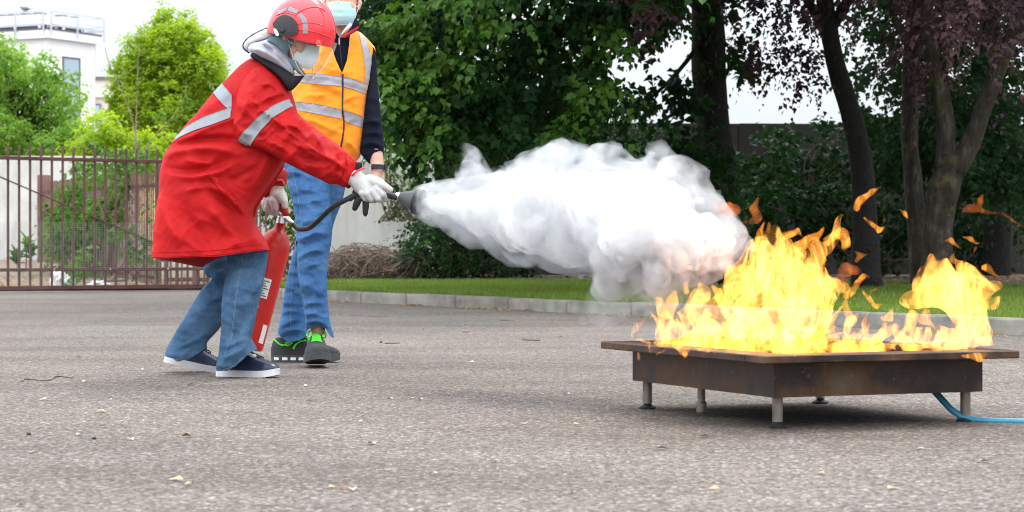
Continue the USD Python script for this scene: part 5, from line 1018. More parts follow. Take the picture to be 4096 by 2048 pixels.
obj('hem', NL.decal(V2([(496, 1046), (560, 1046), (640, 1012), (705, 945), (718, 962), (640, 1036), (560, 1066), (498, 1070)]), .003), denim_w, jl, smooth=True)
# shoes
navy_leather = mat('navy_leather', (.012, .018, .045), .35, var=.15, scale=15, bump=.15, bscale=80, spec=.5); sole_white = mat('white_rubber_sole', (.58, .58, .58), .6, var=.06, scale=20); navy_lace = mat('navy_lace', (.008, .012, .03), .8)
nh = at(872, 1506, 9.23); nh[2] = 0
s1, P1 = make_shoe(wom, nh + CAR(-.004, .02, .001), math.radians(-20), 0, .285, .098, navy_leather, sole_white, navy_lace, 1, .027, .088)
obj('white_logo', cat_([trimesh.creation.icosphere(2, .010).apply_scale((1.5, .6, .8)).apply_translation(P1(x, f)) for x, f in ((.52, -.55), (.60, -.5))]), sole_white, s1, smooth=True)
make_shoe(wom, at(655, 1446, 9.57), math.radians(2), math.radians(12.5), .265, .096, navy_leather, sole_white, navy_lace, 1, .027, .088)
# coat
coat_out = V1([(560, 285), (500, 310), (450, 352), (400, 405), (345, 455), (295, 515), (240, 585), (180, 648), (130, 715), (95, 765), (70, 815), (53, 880), (48, 930), (50, 1000), (38, 1060), (28, 1120), (20, 1190), (14, 1270), (10, 1334)]) + V2([(6, 300), (-8, 520), (150, 640), (500, 640), (800, 600), (920, 500), (896, 300), (881, 190), (874, 160), (850, 110), (815, 52), (780, 0)]) + V1([(545, 1150), (532, 1118), (540, 1070), (570, 1020), (620, 955), (655, 905), (690, 850), (725, 780), (762, 640), (760, 580), (738, 500), (716, 430), (660, 360)])
YO = lambda x, z: .05 * np.clip((z - 1.1) / .4, -1, 1)
COAT = Inflated(coat_out, DW, hmax=.215, k=1.0, yoff=lambda x, z: 0 * x, trim=V2([(-60, 247), (12, 246), (120, 244), (300, 238), (430, 234), (540, 231), (680, 210), (790, 193), (890, 181), (1000, 170), (1000, 800), (-60, 800)]), cloth=[(.35, 6, 2.5, .020, 3), (-.5, 14, 4, .006, 5), (.9, 30, 9, .003, 6)], step=.008, folds=[(V1([(95, 775), (180, 745), (300, 728), (430, 724), (560, 760)]), .016, -.020), (V1([(90, 800), (200, 775), (330, 765), (470, 790)]), .022, .018), (V1([(110, 870), (200, 890), (300, 885), (420, 835)]), .014, -.014), (V1([(150, 905), (260, 920), (380, 895), (470, 850)]), .016, .014),
    (V1([(200, 830), (300, 850), (360, 850)]), .012, .010), (V1([(330, 910), (400, 960), (470, 1050), (500, 1110)]), .010, .012), (V1([(300, 960), (420, 1040), (500, 1130)]), .016, -.014), (V1([(200, 990), (330, 960), (430, 1010), (540, 1130)]), .014, .012), (V1([(60, 1050), (130, 1150), (190, 1280)]), .028, .016), (V1([(180, 1050), (260, 1160), (330, 1300)]), .025, -.012), (V1([(330, 1060), (420, 1160), (520, 1300)]), .025, .014), (V1([(470, 1080), (530, 1180), (600, 1300)]), .018, .012),
    (V1([(300, 560), (380, 520), (450, 470)]), .02, .008), (V1([(640, 800), (600, 880), (560, 980)]), .015, .012), (V1([(420, 940), (480, 920), (580, 860)]), .012, -.008)])
coat = obj('coat', COAT.mesh, red_cloth, wom, smooth=True)
lin = Inflated(V2([(30, 246), (120, 262), (240, 284), (392, 318), (400, 296), (540, 225), (540, 150), (200, 150), (30, 200)]), 9.30, hmax=.10)
obj('coat_lining', lin.mesh, red_dark, wom, smooth=True)
for q in (V1([(370, 425), (442, 498), (442, 585), (400, 552), (345, 492), (322, 468)]), V1([(108, 752), (150, 702), (200, 657), (300, 607), (440, 560), (438, 618), (350, 650), (250, 680), (170, 712)])):
    obj('reflective_band', COAT.decal(q, .004), silver, coat, smooth=True)
obj('pocket_flap', COAT.decal(V1([(335, 905), (382, 918), (386, 950), (440, 1000), (480, 1050), (470, 1062), (420, 1015), (365, 955)]), .005), red_cloth, coat, smooth=True)
obj('front_edge', cat_([COAT.seam(V1([(688, 852), (655, 908), (618, 958), (570, 1022), (545, 1072), (536, 1118)]), .006), COAT.seam(V1([(660, 800), (640, 870), (590, 950), (540, 1010), (515, 1070), (505, 1110)]), .002), COAT.seam(V2([(14, 236), (120, 234), (300, 228), (540, 220), (790, 182), (870, 172)]), .0018), COAT.seam(V2([(24, 205), (300, 196), (540, 188), (850, 135)]), .0012)]), red_cloth, coat, smooth=True)
slv = V1([(560, 322), (610, 362), (650, 402), (692, 468), (727, 520), (760, 590), (830, 640), (900, 697), (960, 738), (1012, 780), (1060, 825), (1078, 850), (1050, 905), (1028, 955), (1002, 970), (962, 947), (920, 950), (880, 926), (820, 900), (760, 870), (690, 834), (620, 790), (560, 766), (505, 760), (456, 735), (430, 690), (428, 600), (440, 500), (462, 425), (500, 365)])
SLV = Inflated(slv, 9.0, hmax=.10, yoff=lambda x, z: .075 * np.clip((z - 1.05) / .3, 0, 1) ** 1.0 + .02, cloth=[(-.65, 16, 5, .020, 8), (.9, 22, 7, .010, 9), (.2, 36, 12, .005, 10)], step=.007, folds=[(V1([(555, 440), (640, 430), (700, 470)]), .010, .010), (V1([(540, 575), (620, 520), (700, 490)]), .012, -.010), (V1([(560, 545), (640, 490), (710, 480)]), .010, .010), (V1([(600, 720), (660, 745), (720, 770)]), .012, .012), (V1([(640, 690), (720, 660), (800, 690)]), .010, -.010), (V1([(720, 640), (790, 680), (830, 740)]), .010, .012), (V1([(740, 745), (820, 760), (890, 800)]), .012, .012), (V1([(760, 800), (850, 830), (930, 840)]), .012, -.010), (V1([(850, 690), (900, 760), (930, 850)]), .010, .010), (V1([(900, 800), (960, 830), (1000, 870)]), .010, .010), (V1([(950, 760), (980, 820), (960, 920)]), .009, -.010), (V1([(470, 640), (500, 560), (520, 470)]), .014, .008), (V1([(560, 370), (600, 440), (590, 520)]), .014, -.006)])
sleeve = obj('sleeve', SLV.mesh, red_cloth, wom, smooth=True)
obj('reflective_band', SLV.decal(V1([(690, 520), (722, 506), (736, 546), (640, 610), (575, 680), (515, 762), (452, 727), (480, 690), (560, 610), (640, 545)]), .004), silver, sleeve, smooth=True)
obj('cuff', SLV.decal(V1([(1012, 790), (1062, 835), (1076, 852), (1050, 905), (1028, 955), (1004, 968), (975, 950), (1000, 900), (1020, 850)]), .006), red_cloth, sleeve, smooth=True)
fslv = Inflated(V1([(600, 880), (660, 860), (720, 880), (705, 935), (700, 960), (650, 970), (620, 1000), (575, 1030)]), 9.42, hmax=.06)
obj('sleeve', fslv.mesh, red_dark, wom, smooth=True)
inner = Inflated(V1([(1060, 835), (1092, 835), (1098, 850), (1075, 890), (1045, 940), (1032, 972), (1008, 972), (1020, 930), (1045, 880)]), 9.0, hmax=.045); obj('inner_cuff', inner.mesh, charcoal, wom, smooth=True)
# gloves
g1 = organic([px_chain(VH, [(1570, 250, 118), (1680, 360, 140), (1760, 440, 128, -.01), (1840, 430, 100, -.005)], 9.0), px_chain(VH, [(1780, 300, 95), (1900, 320, 75, -.02), (1990, 370, 56, -.03), (2080, 425, 42, -.03)], 9.0),
              px_chain(VH, [(1880, 410, 64, -.03), (1970, 490, 54, -.035), (2005, 560, 42, .0)], 9.0), px_chain(VH, [(1820, 450, 64, -.04), (1900, 545, 54, -.04), (1950, 580, 42, .0)], 9.0), px_chain(VH, [(1750, 480, 62, -.04), (1810, 555, 50, -.035), (1860, 580, 40, .0)], 9.0), px_chain(VH, [(1680, 470, 58, -.03), (1720, 545, 46, -.025), (1770, 565, 38, .0)], 9.0)], .004, 6)
gl = obj('glove', g1, glove_mat, wom, smooth=True)
wst = np.array(VH([(1545, 210), (1700, 112)])); obj('glove_band', tube(spline([at(*VH([(1530, 222)])[0], 8.968), at(*VH([(1600, 165)])[0], 8.962), at(*VH([(1715, 115)])[0], 8.975)], 12), .0042, 6), glove_red, gl, smooth=True)
g2 = organic([px_chain(VH, [(490, 330, 60), (450, 450, 95), (440, 570, 105)], 9.42), px_chain(VH, [(480, 500, 90, -.02), (560, 600, 52, -.03), (560, 660, 42, -.03)], 9.42), px_chain(VH, [(420, 580, 80, -.02), (430, 680, 62, -.02), (440, 750, 50)], 9.42), px_chain(VH, [(360, 580, 75), (330, 680, 58), (390, 750, 46)], 9.42), px_chain(VH, [(330, 560, 66, .02), (285, 640, 50, .02), (320, 710, 42, .01)], 9.42), px_chain(VH, [(500, 430, 60, .02), (570, 540, 42, .02), (585, 620, 36, .02)], 9.42)], .004, 6)
gl2 = obj('glove', g2, glove_mat, wom, smooth=True)
obj('glove_band', tube(spline([at(*VH([q])[0], 9.385) for q in ((465, 300), (520, 290), (560, 360))], 10), .005, 6), glove_red, gl2, smooth=True)
# head dress: cap, hood, collar, mask, helmet
capi = Inflated(VE([(450, 530), (560, 440), (660, 440), (820, 450), (985, 500), (900, 555), (820, 610), (765, 660), (735, 700), (775, 745), (860, 770), (890, 850), (975, 945), (975, 970), (900, 960), (830, 900), (740, 780), (640, 640), (560, 570)]), 9.09, hmax=.05, cloth=[(.6, 40, 14, .006, 12)], step=.006)
obj('hair_cap', capi.mesh, teal, wom, smooth=True)
H1.dress_mask(wom, m_=mat('pale_surgical_mask', (.64, .84, .86), .85, var=.05, scale=12, bump=.15, bscale=60), hw=.062)
hood = Inflated(VE([(230, 605), (290, 548), (385, 545), (400, 525), (470, 528), (560, 568), (640, 615), (705, 680), (765, 760), (820, 850), (845, 985), (765, 935), (690, 895), (600, 838), (500, 790), (380, 750), (285, 700), (238, 655)]), 9.10, hmax=.09, k=1.3, cloth=[(-.7, 26, 7, .012, 13)], step=.007, folds=[(VE([(300, 640), (420, 660), (560, 740), (700, 830)]), .008, .014), (VE([(390, 560), (470, 610), (560, 660), (600, 655)]), .007, -.012), (VE([(420, 545), (520, 590), (640, 700), (760, 850)]), .008, .014), (VE([(640, 740), (720, 830), (800, 930)]), .006, -.010)])
obj('fleece_hood', hood.mesh, fleece, wom, smooth=True)
col = Inflated(VE([(262, 700), (300, 668), (400, 735), (500, 785), (620, 845), (700, 895), (770, 940), (850, 985), (935, 968), (978, 962), (930, 1012), (900, 1060), (855, 1110), (800, 1168), (752, 1175), (715, 1110), (640, 1015), (540, 925), (420, 838), (330, 770), (258, 735)]), 9.08, hmax=.11, k=1.35, cloth=[(-.6, 22, 7, .010, 14)], step=.008)
obj('collar', col.mesh, charcoal, wom, smooth=True)
flap = Inflated(VE([(545, 335), (600, 370), (640, 455), (600, 475), (500, 500), (400, 530), (300, 560), (235, 600), (235, 655), (255, 690), (190, 650), (152, 600), (200, 510), (320, 430), (440, 375)]), 9.12, hmax=.07, cloth=[(.4, 24, 6, .006, 15)], step=.007)
fl_ = obj('neck_flap', flap.mesh, mat('silvery_neck_cloth', (.52, .51, .49), .45, var=.1, scale=10, bump=.2, bscale=40), wom, smooth=True)
obj('flap_edge', cat_([flap.seam(VE([(545, 340), (440, 380), (320, 436), (205, 515), (160, 598), (195, 645), (250, 682)]), .0035), flap.seam(VE([(545, 345), (570, 420), (610, 468)]), .004)]), matte_black, fl_, smooth=True)
# helmet
hh = math.radians(-24); hp = math.radians(15)
hF = np.array([math.cos(hh) * math.cos(hp), math.sin(hh) * math.cos(hp), -math.sin(hp)]); HH = Head(at(1204, 134, 9.11), hF, (0, 0, 1))
AX = np.array([.148, .116, .158])
def dome_pt(th, ph, k=1.0, drop=0.0):
    """th: angle round the head from the front towards the left ear; ph: height angle."""
    e = .012 * np.cos(ph) ** 6; return HH.p(AX[0] * k * np.cos(th) * np.cos(ph) + .0, AX[1] * k * np.sin(th) * np.cos(ph), AX[2] * k * np.sin(ph) - drop + 0 * th)
n_t, n_p = 72, 26
T_, P_ = np.meshgrid(np.arange(n_t) / n_t * 2 * np.pi, np.linspace(-.16, np.pi / 2 - .02, n_p), indexing='ij')
def dome(k, rid=True):
    comb = .006 * np.exp(-(np.abs(np.sin(T_)) * np.cos(P_) / .16) ** 4) * np.clip(P_ * 3, 0, 1) if rid else 0
    return dome_pt(T_, P_, k + comb / .14)
vo, vi = dome(1.0).reshape(-1, 3), dome(.955, False).reshape(-1, 3)
i, j = np.meshgrid(np.arange(n_t), np.arange(n_p - 1), indexing='ij'); i2 = (i + 1) % n_t; q = np.stack([i * n_p + j, i2 * n_p + j, i2 * n_p + j + 1, i * n_p + j + 1], -1).reshape(-1, 4)
N_ = n_t * n_p; f = [q[:, [0, 1, 2]], q[:, [0, 2, 3]], N_ + q[:, [2, 1, 0]], N_ + q[:, [3, 2, 0]]]
r_i = np.arange(n_t); r2 = (r_i + 1) % n_t; f += [np.stack([r_i * n_p, N_ + r_i * n_p, r2 * n_p], 1), np.stack([r2 * n_p, N_ + r_i * n_p, N_ + r2 * n_p], 1)]
top_o = np.arange(n_t) * n_p + n_p - 1
f += [np.stack([top_o, np.roll(top_o, -1), np.full(n_t, 2 * N_)], 1), np.stack([np.roll(top_o, -1) + N_, top_o + N_, np.full(n_t, 2 * N_ + 1)], 1)]
helm_m = trimesh.Trimesh(np.vstack([vo, vi, dome_pt(np.array(0.), np.array(np.pi / 2))[None], dome_pt(np.array(0.), np.array(np.pi / 2), .955)[None]]), np.vstack(f), process=False)
helmet = thing('fire_helmet', 'glossy red fire helmet with grey reflective patches and clear visor on the crouching person', 'helmet', HH.c)
hs = obj('shell', helm_m, helmet_red, helmet, smooth=60)
def on_dome(px, py, off):
    """The near side of the dome as seen from the camera at a photo pixel."""
    o = np.array([0, 0, EYE]); dr = at(px, py, 1.0) - o; R = np.stack([HH.f, HH.l, HH.u]); k = AX + off
    oo, dd = R @ (o - HH.c) / k, R @ dr / k; A, B, C_ = dd @ dd, oo @ dd, oo @ oo - 1; D_ = B * B - A * C_
    t = (-B - math.sqrt(D_)) / A if D_ > 0 else -B / A; return o + dr * t
def patch(poly, off, thick, step=3.0, soft=1):
    P = Polygon(chaikin(VE(poly), soft)).buffer(0); pts = along(P.exterior, step * .6); nb_ = len(pts); x0, y0, x1, y1 = P.bounds
    hx, hy = np.meshgrid(np.arange(x0, x1, step), np.arange(y0, y1, step), indexing='ij'); k_ = shapely.contains_xy(P.buffer(-step * .4), hx, hy); pts = np.vstack([pts, np.stack([hx[k_], hy[k_]], 1)])
    T = Delaunay(pts).simplices; cen = pts[T].mean(1); T = T[shapely.contains_xy(P, cen[:, 0], cen[:, 1])]; a, b, c_ = (pts[T[:, i]] for i in range(3)); fl = np.cross(b - a, c_ - a) > 0; T[fl] = T[fl][:, ::-1]
    o, ii = np.array([on_dome(*p, off + thick) for p in pts]), np.array([on_dome(*p, off - .003) for p in pts[:nb_]]); n = len(pts); k = np.arange(nb_); k2 = (k + 1) % nb_
    return trimesh.Trimesh(np.vstack([o, ii]), np.vstack([T, np.stack([k, n + k, n + k2], 1), np.stack([k, n + k2, k2], 1)]), process=False)
obj('ear_cover', patch([(540, 312), (560, 285), (600, 232), (650, 200), (705, 186), (790, 210), (850, 268), (872, 340), (866, 448), (760, 474), (660, 470), (600, 420)], .001, .010), matte_black, helmet, smooth=40)
kp, kn = on_dome(*VE([(672, 388)])[0], .012), None; kn = np.array([0, -1.0, .1])
obj('knob', cat_([trimesh.creation.cylinder(.0095, .014, sections=20), trimesh.creation.cylinder(.006, .02, sections=16)]).apply_transform(frame(kp, kn)), matte_black, helmet, smooth=40)
for q in ([(612, 145), (738, 97), (722, 135), (625, 180)], [(772, 86), (888, 135), (852, 174), (728, 130)], [(872, 195), (925, 173), (985, 245), (996, 286), (938, 296), (915, 245)], [(938, 305), (1002, 300), (1000, 432), (936, 432)]):
    obj('reflective_patch', patch(q, .001, .0015, soft=0), silver, helmet, smooth=40)
rib = lambda q, r=.0016, off=.001: tube(spline([on_dome(*p, off) for p in VE(q)], 24), r, 6)
obj('rib', cat_([rib([(832, 205), (900, 145), (1000, 105), (1150, 97), (1225, 150)], .0022), rib([(875, 312), (1000, 292), (1120, 305), (1225, 330)]), rib([(1150, 112), (1205, 185), (1222, 260), (1200, 400), (1185, 490)]), rib([(600, 200), (700, 165), (800, 185), (880, 260), (915, 320)], .002), rib([(870, 385), (1000, 395), (1150, 430), (1325, 500)], .002)]), helmet_red, helmet, smooth=True)
obj('clasp', patch([(556, 372), (590, 362), (634, 440), (628, 462), (596, 466), (570, 420)], .006, .006), sole_white, helmet, smooth=40)
def visor(a, v):
    th = (a * 2 - 1) * 1.15; r = .162 * (1 - .40 * v ** 2.0); dz = -.004 - .166 * v * (1 - .42 * np.abs(a * 2 - 1) ** 2.5); return HH.p(r * np.cos(th) - .004, r * .80 * np.sin(th), dz)
vis = obj('visor', grid_shell(visor, 60, 26, .002), shell_pane('clear_visor', (.98, .962, .962)), helmet, smooth=60)
obj('visor_edge', tube(visor(np.linspace(0, 1, 50), np.ones(50)), .0022, 6), mat('visor_rim', (.55, .42, .42), .3), vis, smooth=True)

# ---------------------------------------------------------------- extinguisher
ext_red = mat('extinguisher_red', (.36, .009, .006), .34, var=.08, scale=12, spec=.3); chrome = mat('valve_metal', (.55, .55, .55), .28, metal=.9)
e_top, e_ax = at(*V2([(932, 95)])[0], 9.47), None
e_bot = at(*V2([(712, 905)])[0], 9.40); e_ax = (e_top - e_bot); Lx = np.linalg.norm(e_ax); e_ax /= Lx
ext = thing('fire_extinguisher', 'red carbon dioxide fire extinguisher bottle held by the crouching person, with black hose', 'fire extinguisher', e_bot)
R = .068
ME = frame(e_bot, e_ax, (0, -1, 0))
obj('cylinder', lathe([(.001, 0), (R * .9, 0), (R * .97, .006), (R, .02), (R, Lx - .055), (R * .97, Lx - .03), (R * .86, Lx - .004), (R * .68, Lx + .016), (R * .46, Lx + .030), (.024, Lx + .040), (.021, Lx + .052), (.021, Lx + .085), (.001, Lx + .085)], 48).apply_transform(ME), ext_red, ext, smooth=35)
def label_patch(a0, a1, z0, z1, off=.001):
    a, z = np.meshgrid(np.linspace(a0, a1, 14), np.linspace(z0, z1, 6), indexing='ij'); r = R + off
    return trimesh.util.concatenate([grid_shell(lambda A, V: trimesh.transformations.transform_points(np.stack([r * np.cos(a0 + (a1 - a0) * A), r * np.sin(a0 + (a1 - a0) * A), z0 + (z1 - z0) * V], -1).reshape(-1, 3), ME).reshape(*A.shape, 3), 14, 6, .0008)])
lab = mat('paper_label', (.55, .54, .52), .6, var=.06, scale=60)
dk = mat('label_print', (.06, .06, .06), .7)
lb = obj('label', label_patch(-.55, .5, .215, .30), lab, ext, smooth=40)
for k in range(7): obj('print_line', label_patch(-.45, .42 - .12 * (k % 3), .223 + k * .0105, .2265 + k * .0105, .0022), dk, lb)
rd = grid_shell(lambda A, V: trimesh.transformations.transform_points(np.stack([(R + .001) * np.cos(-.12 + .25 * V * np.cos(A * 2 * np.pi)), (R + .001) * np.sin(-.12 + .25 * V * np.cos(A * 2 * np.pi)), .175 + .0165 * V * np.sin(A * 2 * np.pi)], -1).reshape(-1, 3), ME).reshape(*A.shape, 3), 33, 5, .0008)
rl = obj('round_label', rd, lab, ext, smooth=40)
obj('label', label_patch(.75, 1.15, .03, .11), lab, ext, smooth=40)
pv = lambda x, y, d=9.44: at(*VH([(x, y)])[0], d)
obj('valve', cat_([tube([pv(515, 905, 9.45), pv(520, 800, 9.45)], [.021, .017], 20), tube([pv(520, 850, 9.45), pv(640, 850, 9.44)], .012, 14), tube([pv(590, 830), pv(650, 880)], .0125, 6), tube([pv(640, 868), pv(705, 925)], [.009, .0085], 14)]), chrome, ext, smooth=35)
lv = Inflated(VH([(478, 628), (505, 612), (540, 640), (600, 690), (632, 745), (626, 800), (566, 806), (500, 740), (468, 690)]), 9.41, hmax=.014, soft=1, step=.004); obj('lever', lv.mesh, ext_red, ext, smooth=30)
obj('ring', trimesh.creation.torus(.009, .002, 20, 8).apply_transform(frame(pv(485, 790, 9.43), (0, 1, .2))), chrome, ext, smooth=True)
hz_ = [pv(690, 918, 9.44), pv(735, 965, 9.42), pv(800, 990, 9.36), pv(880, 985, 9.30), pv(960, 945, 9.22), pv(1100, 820, 9.12), pv(1280, 660, 9.04), pv(1440, 572, 9.0), pv(1600, 492, 9.0), pv(1800, 480, 9.0), pv(1990, 495, 9.0), pv(2100, 515, 9.0), pv(2180, 535, 9.0)]
obj('hose', tube(spline(hz_[:10], 90), .0105, 14), rubber, ext, smooth=True)
n0, n1 = at(1602, 788, 9.0), at(1684, 811, 8.975); na = (n1 - n0) / np.linalg.norm(n1 - n0); nl = np.linalg.norm(n1 - n0)
obj('nozzle_grip', tube(spline(hz_[8:], 30), .0135, 16), matte_black, ext, smooth=True)
obj('nozzle_ring', lathe([(.001, -.022), (.013, -.022), (.016, -.018), (.016, -.004), (.012, 0), (.001, 0)], 24).apply_transform(frame(n0, na)), chrome, ext, smooth=35)
obj('discharge_horn', lathe([(.001, -.002), (.018, -.002), (.022, .002), (.046, nl * .72), (.0465, nl * .75), (.043, nl * .72), (.019, .005), (.001, .005)], 40).apply_transform(frame(n0, na)), mat('grey_black_horn', (.06, .06, .065), .42, var=.1), ext, smooth=35)
obj('horn_lip', lathe([(.044, nl * .70), (.0475, nl * .70), (.053, nl * .78), (.054, nl), (.051, nl + .002), (.048, nl), (.045, nl * .78), (.044, nl * .70)], 40).apply_transform(frame(n0, na)), rubber, ext, smooth=35)

# ================================================================ the man in the orange vest
DM = 10.2
man = thing('person', 'standing person in orange reflective vest, navy jacket and blue jeans with green laced shoes', 'person', (-.80, 10.2, 0))
H2 = Head(at(1368, 8, 10.22), (-.10, -1, -.06), (0, 0, 1))
sh2, shr = at(1460, 230, 10.25), at(1225, 230, 10.3)
# his hand: palm and five fingers, holding the black gloves
hd = organic([px_chain(V1, [(1170, 890, 26), (1160, 940, 32), (1150, 985, 32)], 10.17)] + [px_chain(V1, [(1170 - 14 * k, 985, 11, -.02), (1166 - 14 * k, 1025 + 3 * (k == 1), 9.5, -.035), (1158 - 13 * k, 1040, 8.5, -.005)], 10.17) for k in range(4)] + [px_chain(V1, [(1185, 935, 14, -.02), (1192, 985, 10.5, -.04), (1180, 1012, 9, -.045)], 10.17)], .004, 5)
obj('body', cat_([hd, organic(H2.chains() + [[(H2.p(-.025, 0, -.06), .052), (at(1365, 175, 10.25), .056)], [(at(1365, 180, 10.25), .054), (at(1350, 310, 10.28), .085), (at(1300, 640, 10.3), .085)], [(at(1430, 235, 10.28), .045), (at(1230, 245, 10.3), .045)], [(at(1440, 240, 10.26), .04), (at(1490, 480, 10.24), .034), (at(1508, 650, 10.2), .031), (at(1513, 715, 10.18), .028)], [(at(1230, 250, 10.33), .04), (at(1175, 480, 10.36), .035), (at(1175, 620, 10.36), .03)],
    [(at(1513, 715, 10.18), .028), (at(1508, 770, 10.17), .036)], [(at(1230, 720, 10.2), .07), (at(1245, 1010, 10.1), .045), (at(1260, 1200, 10.06), .038), (at(1272, 1320, 10.06), .032)], [(at(1320, 720, 10.32), .055), (at(1290, 900, 10.34), .045), (at(1210, 1120, 10.36), .038), (at(1170, 1340, 10.37), .032)]], .008, 6)]), skin, man, smooth=True)
obj('eye', cat_(H2.eyes()), stage and UsdShade.Material.Get(stage, '/World/Looks/eye_white'), man, smooth=True)
hair = trimesh.creation.icosphere(4, 1.0); v = hair.vertices; v = v[:, [0, 1, 2]] * np.array([.104, .084, .10]); v[:, 2] += .052; v[:, 0] -= .012
keep = ~((v[:, 0] > .055) & (v[:, 2] < .085)); hv = H2.p(v[:, 0], v[:, 1], v[:, 2]); hv = hv + (meshkit.fbm(hv * 60, 3)[:, None] - .5) * .012
hair.vertices = hv; hair.update_faces(keep[hair.faces].all(1)); obj('hair', hair, mat('short_dark_hair', (.03, .022, .016), .7, var=.3, scale=60), man, smooth=True)
H2.dress_mask(man, top=-.006, bot=-.108)
bl = V2([(1100, -60), (1180, -60), (1210, 60), (1160, 250), (1140, 420), (1150, 560), (1160, 700), (1160, 770), (1165, 840), (1150, 930), (1050, 940), (950, 920), (940, 810), (947, 740), (965, 660), (980, 560), (995, 450), (1016, 350), (1040, 250), (1070, 150), (1078, 50)])
th = V1([(860, 800), (1015, 830), (1012, 945), (988, 1050), (958, 1115), (937, 1190), (925, 1280), (860, 1280), (850, 1000)])
fl2 = V1([(640, 780), (820, 790), (925, 840), (912, 955), (922, 1050), (935, 1180), (927, 1288)]) + V2([(1326, 60), (1326, 150), (1306, 250), (1300, 380), (1301, 480), (1311, 600), (1321, 690), (1336, 760), (1350, 800), (1358, 860), (1345, 930), (1250, 940), (1150, 920), (1142, 800), (1146, 700), (1122, 560), (1110, 480), (1086, 380), (1078, 250), (1084, 100)]) + V1([(745, 1288), (748, 1190), (733, 1080), (705, 970), (680, 860)])
dn = lambda s_: [(.15, 20, 5, .018, s_), (-.3, 36, 10, .009, s_ + 3)]
BL = Inflated(bl, 10.36, hmax=.10, trim=V2([(1220, 790), (1120, 838), (1050, 860), (1000, 845), (953, 806), (880, 770), (880, 1000), (1220, 1000)]), cloth=dn(31), folds=[(V2([(955, 760), (1040, 700), (1140, 690)]), .01, .012), (V2([(960, 790), (1050, 760), (1140, 770)]), .009, .012), (V2([(975, 640), (1060, 620), (1130, 650)]), .01, .010)])
TH = Inflated(th, 10.33, hmax=.10, cloth=dn(37)); FLg = Inflated(fl2, 10.05, hmax=.105, trim=V2([(1420, 836), (1352, 834), (1330, 812), (1296, 754), (1250, 738), (1200, 746), (1155, 774), (1100, 800), (1100, 1050), (1420, 1050)]), yoff=lambda x, z: .14 * np.clip((z - .35) / .6, 0, 1), cloth=dn(41), folds=[(V2([(1090, 120), (1180, 60), (1320, 40)]), .010, .012), (V2([(1080, 190), (1180, 120), (1320, 100)]), .011, -.012), (V2([(1085, 240), (1190, 180), (1315, 190)]), .010, .012), (V2([(1090, 330), (1200, 300), (1300, 260)]), .010, .008), (V2([(1130, 600), (1220, 560), (1305, 590)]), .010, .012), (V2([(1140, 660), (1230, 640), (1318, 690)]), .010, .014), (V2([(1150, 720), (1250, 690), (1335, 760)]), .009, .012), (V2([(1120, 560), (1180, 520), (1300, 540)]), .010, -.009), (V1([(690, 900), (760, 880), (860, 930)]), .012, .008), (V1([(720, 1020), (800, 990), (905, 1010)]), .012, -.006), (V1([(740, 1180), (820, 1130), (930, 1150)]), .012, .010)])
obj('jeans_leg', cat_([BL.mesh, TH.mesh]), denim, man, smooth=True); j2 = obj('jeans_leg', FLg.mesh, denim, man, smooth=True)
obj('seam', cat_([FLg.seam(V1([(722, 860), (745, 940), (765, 1040), (780, 1140), (790, 1260)])), FLg.seam(V2([(1098, 100), (1096, 240), (1106, 380), (1128, 480), (1150, 600), (1165, 700)])), BL.seam(V2([(1075, 250), (1060, 400), (1048, 520), (1045, 700), (1050, 840)]))]), stitch, j2, smooth=True)
grey_shoe = mat('grey_suede', (.028, .028, .030), .85, var=.2, scale=30, bump=.3, bscale=150); sole_grey = mat('dark_grey_sole', (.045, .045, .045), .7, var=.2, scale=25); lime = mat('lime_green_lace', (.07, .72, .03), .6)
hb = at(1087, 1448, 10.42); hb[2] = 0.0
make_shoe(man, hb, math.radians(-6), 0, .325, .112, grey_shoe, sole_grey, lime, 1, .034, .10, lime)
hfr = at(1262, 1440, 10.14); hfr[2] = .004
sf, Pf = make_shoe(man, hfr, math.radians(-82), math.radians(-5), .315, .114, grey_shoe, sole_grey, lime, -1, .034, .10, lime)
jkt = V1([(920, 140), (1000, 170), (1075, 165), (1115, 200), (1150, 245), (1155, 330), (1130, 440), (1112, 520), (1102, 640), (1092, 740), (1076, 825), (1000, 840), (900, 840), (760, 835), (735, 700), (735, 520), (745, 380), (790, 250), (850, 180)])
JK = Inflated(jkt, 10.27, hmax=.125, step=.012); obj('jacket', JK.mesh, navy, man, smooth=True)
vst = V1([(850, 176), (930, 165), (1040, 163), (1076, 158), (1112, 190), (1150, 232), (1163, 250), (1157, 330), (1134, 440), (1118, 520), (1109, 640), (1098, 742), (1080, 832), (1000, 838), (900, 842), (750, 838), (728, 700), (728, 520), (738, 380), (780, 245)])
vcut = V1([(925, 100), (940, 180), (948, 262), (968, 320), (1000, 388), (1004, 380), (1024, 320), (1033, 250), (1036, 190), (1043, 100)])
orange = mat('fluorescent_orange', (.86, .26, .012), .75, var=.05, scale=8, bump=.25, bscale=50, bdist=.005, sheen=.2, spec=.2); vgrey = mat('vest_grey_band', (.30, .29, .31), .5, var=.06, scale=12)
VS = Inflated(vst, 10.25, hmax=.165, step=.010, lines=[metres(vcut, 10.25)], cut=vcut, cloth=[(-.25, 14, 4, .012, 51), (.5, 26, 8, .006, 55)], folds=[(V1([(840, 450), (920, 480), (1000, 510)]), .012, -.010), (V1([(820, 500), (900, 500), (980, 470)]), .012, .008), (V1([(1010, 530), (1060, 500), (1105, 500)]), .010, .008), (V1([(820, 620), (900, 650), (990, 690)]), .014, .010), (V1([(1015, 660), (1060, 640), (1095, 650)]), .012, -.006), (V1([(1020, 720), (1060, 760), (1080, 800)]), .012, .010)])
vest = obj('vest', VS.mesh, orange, man, smooth=True)
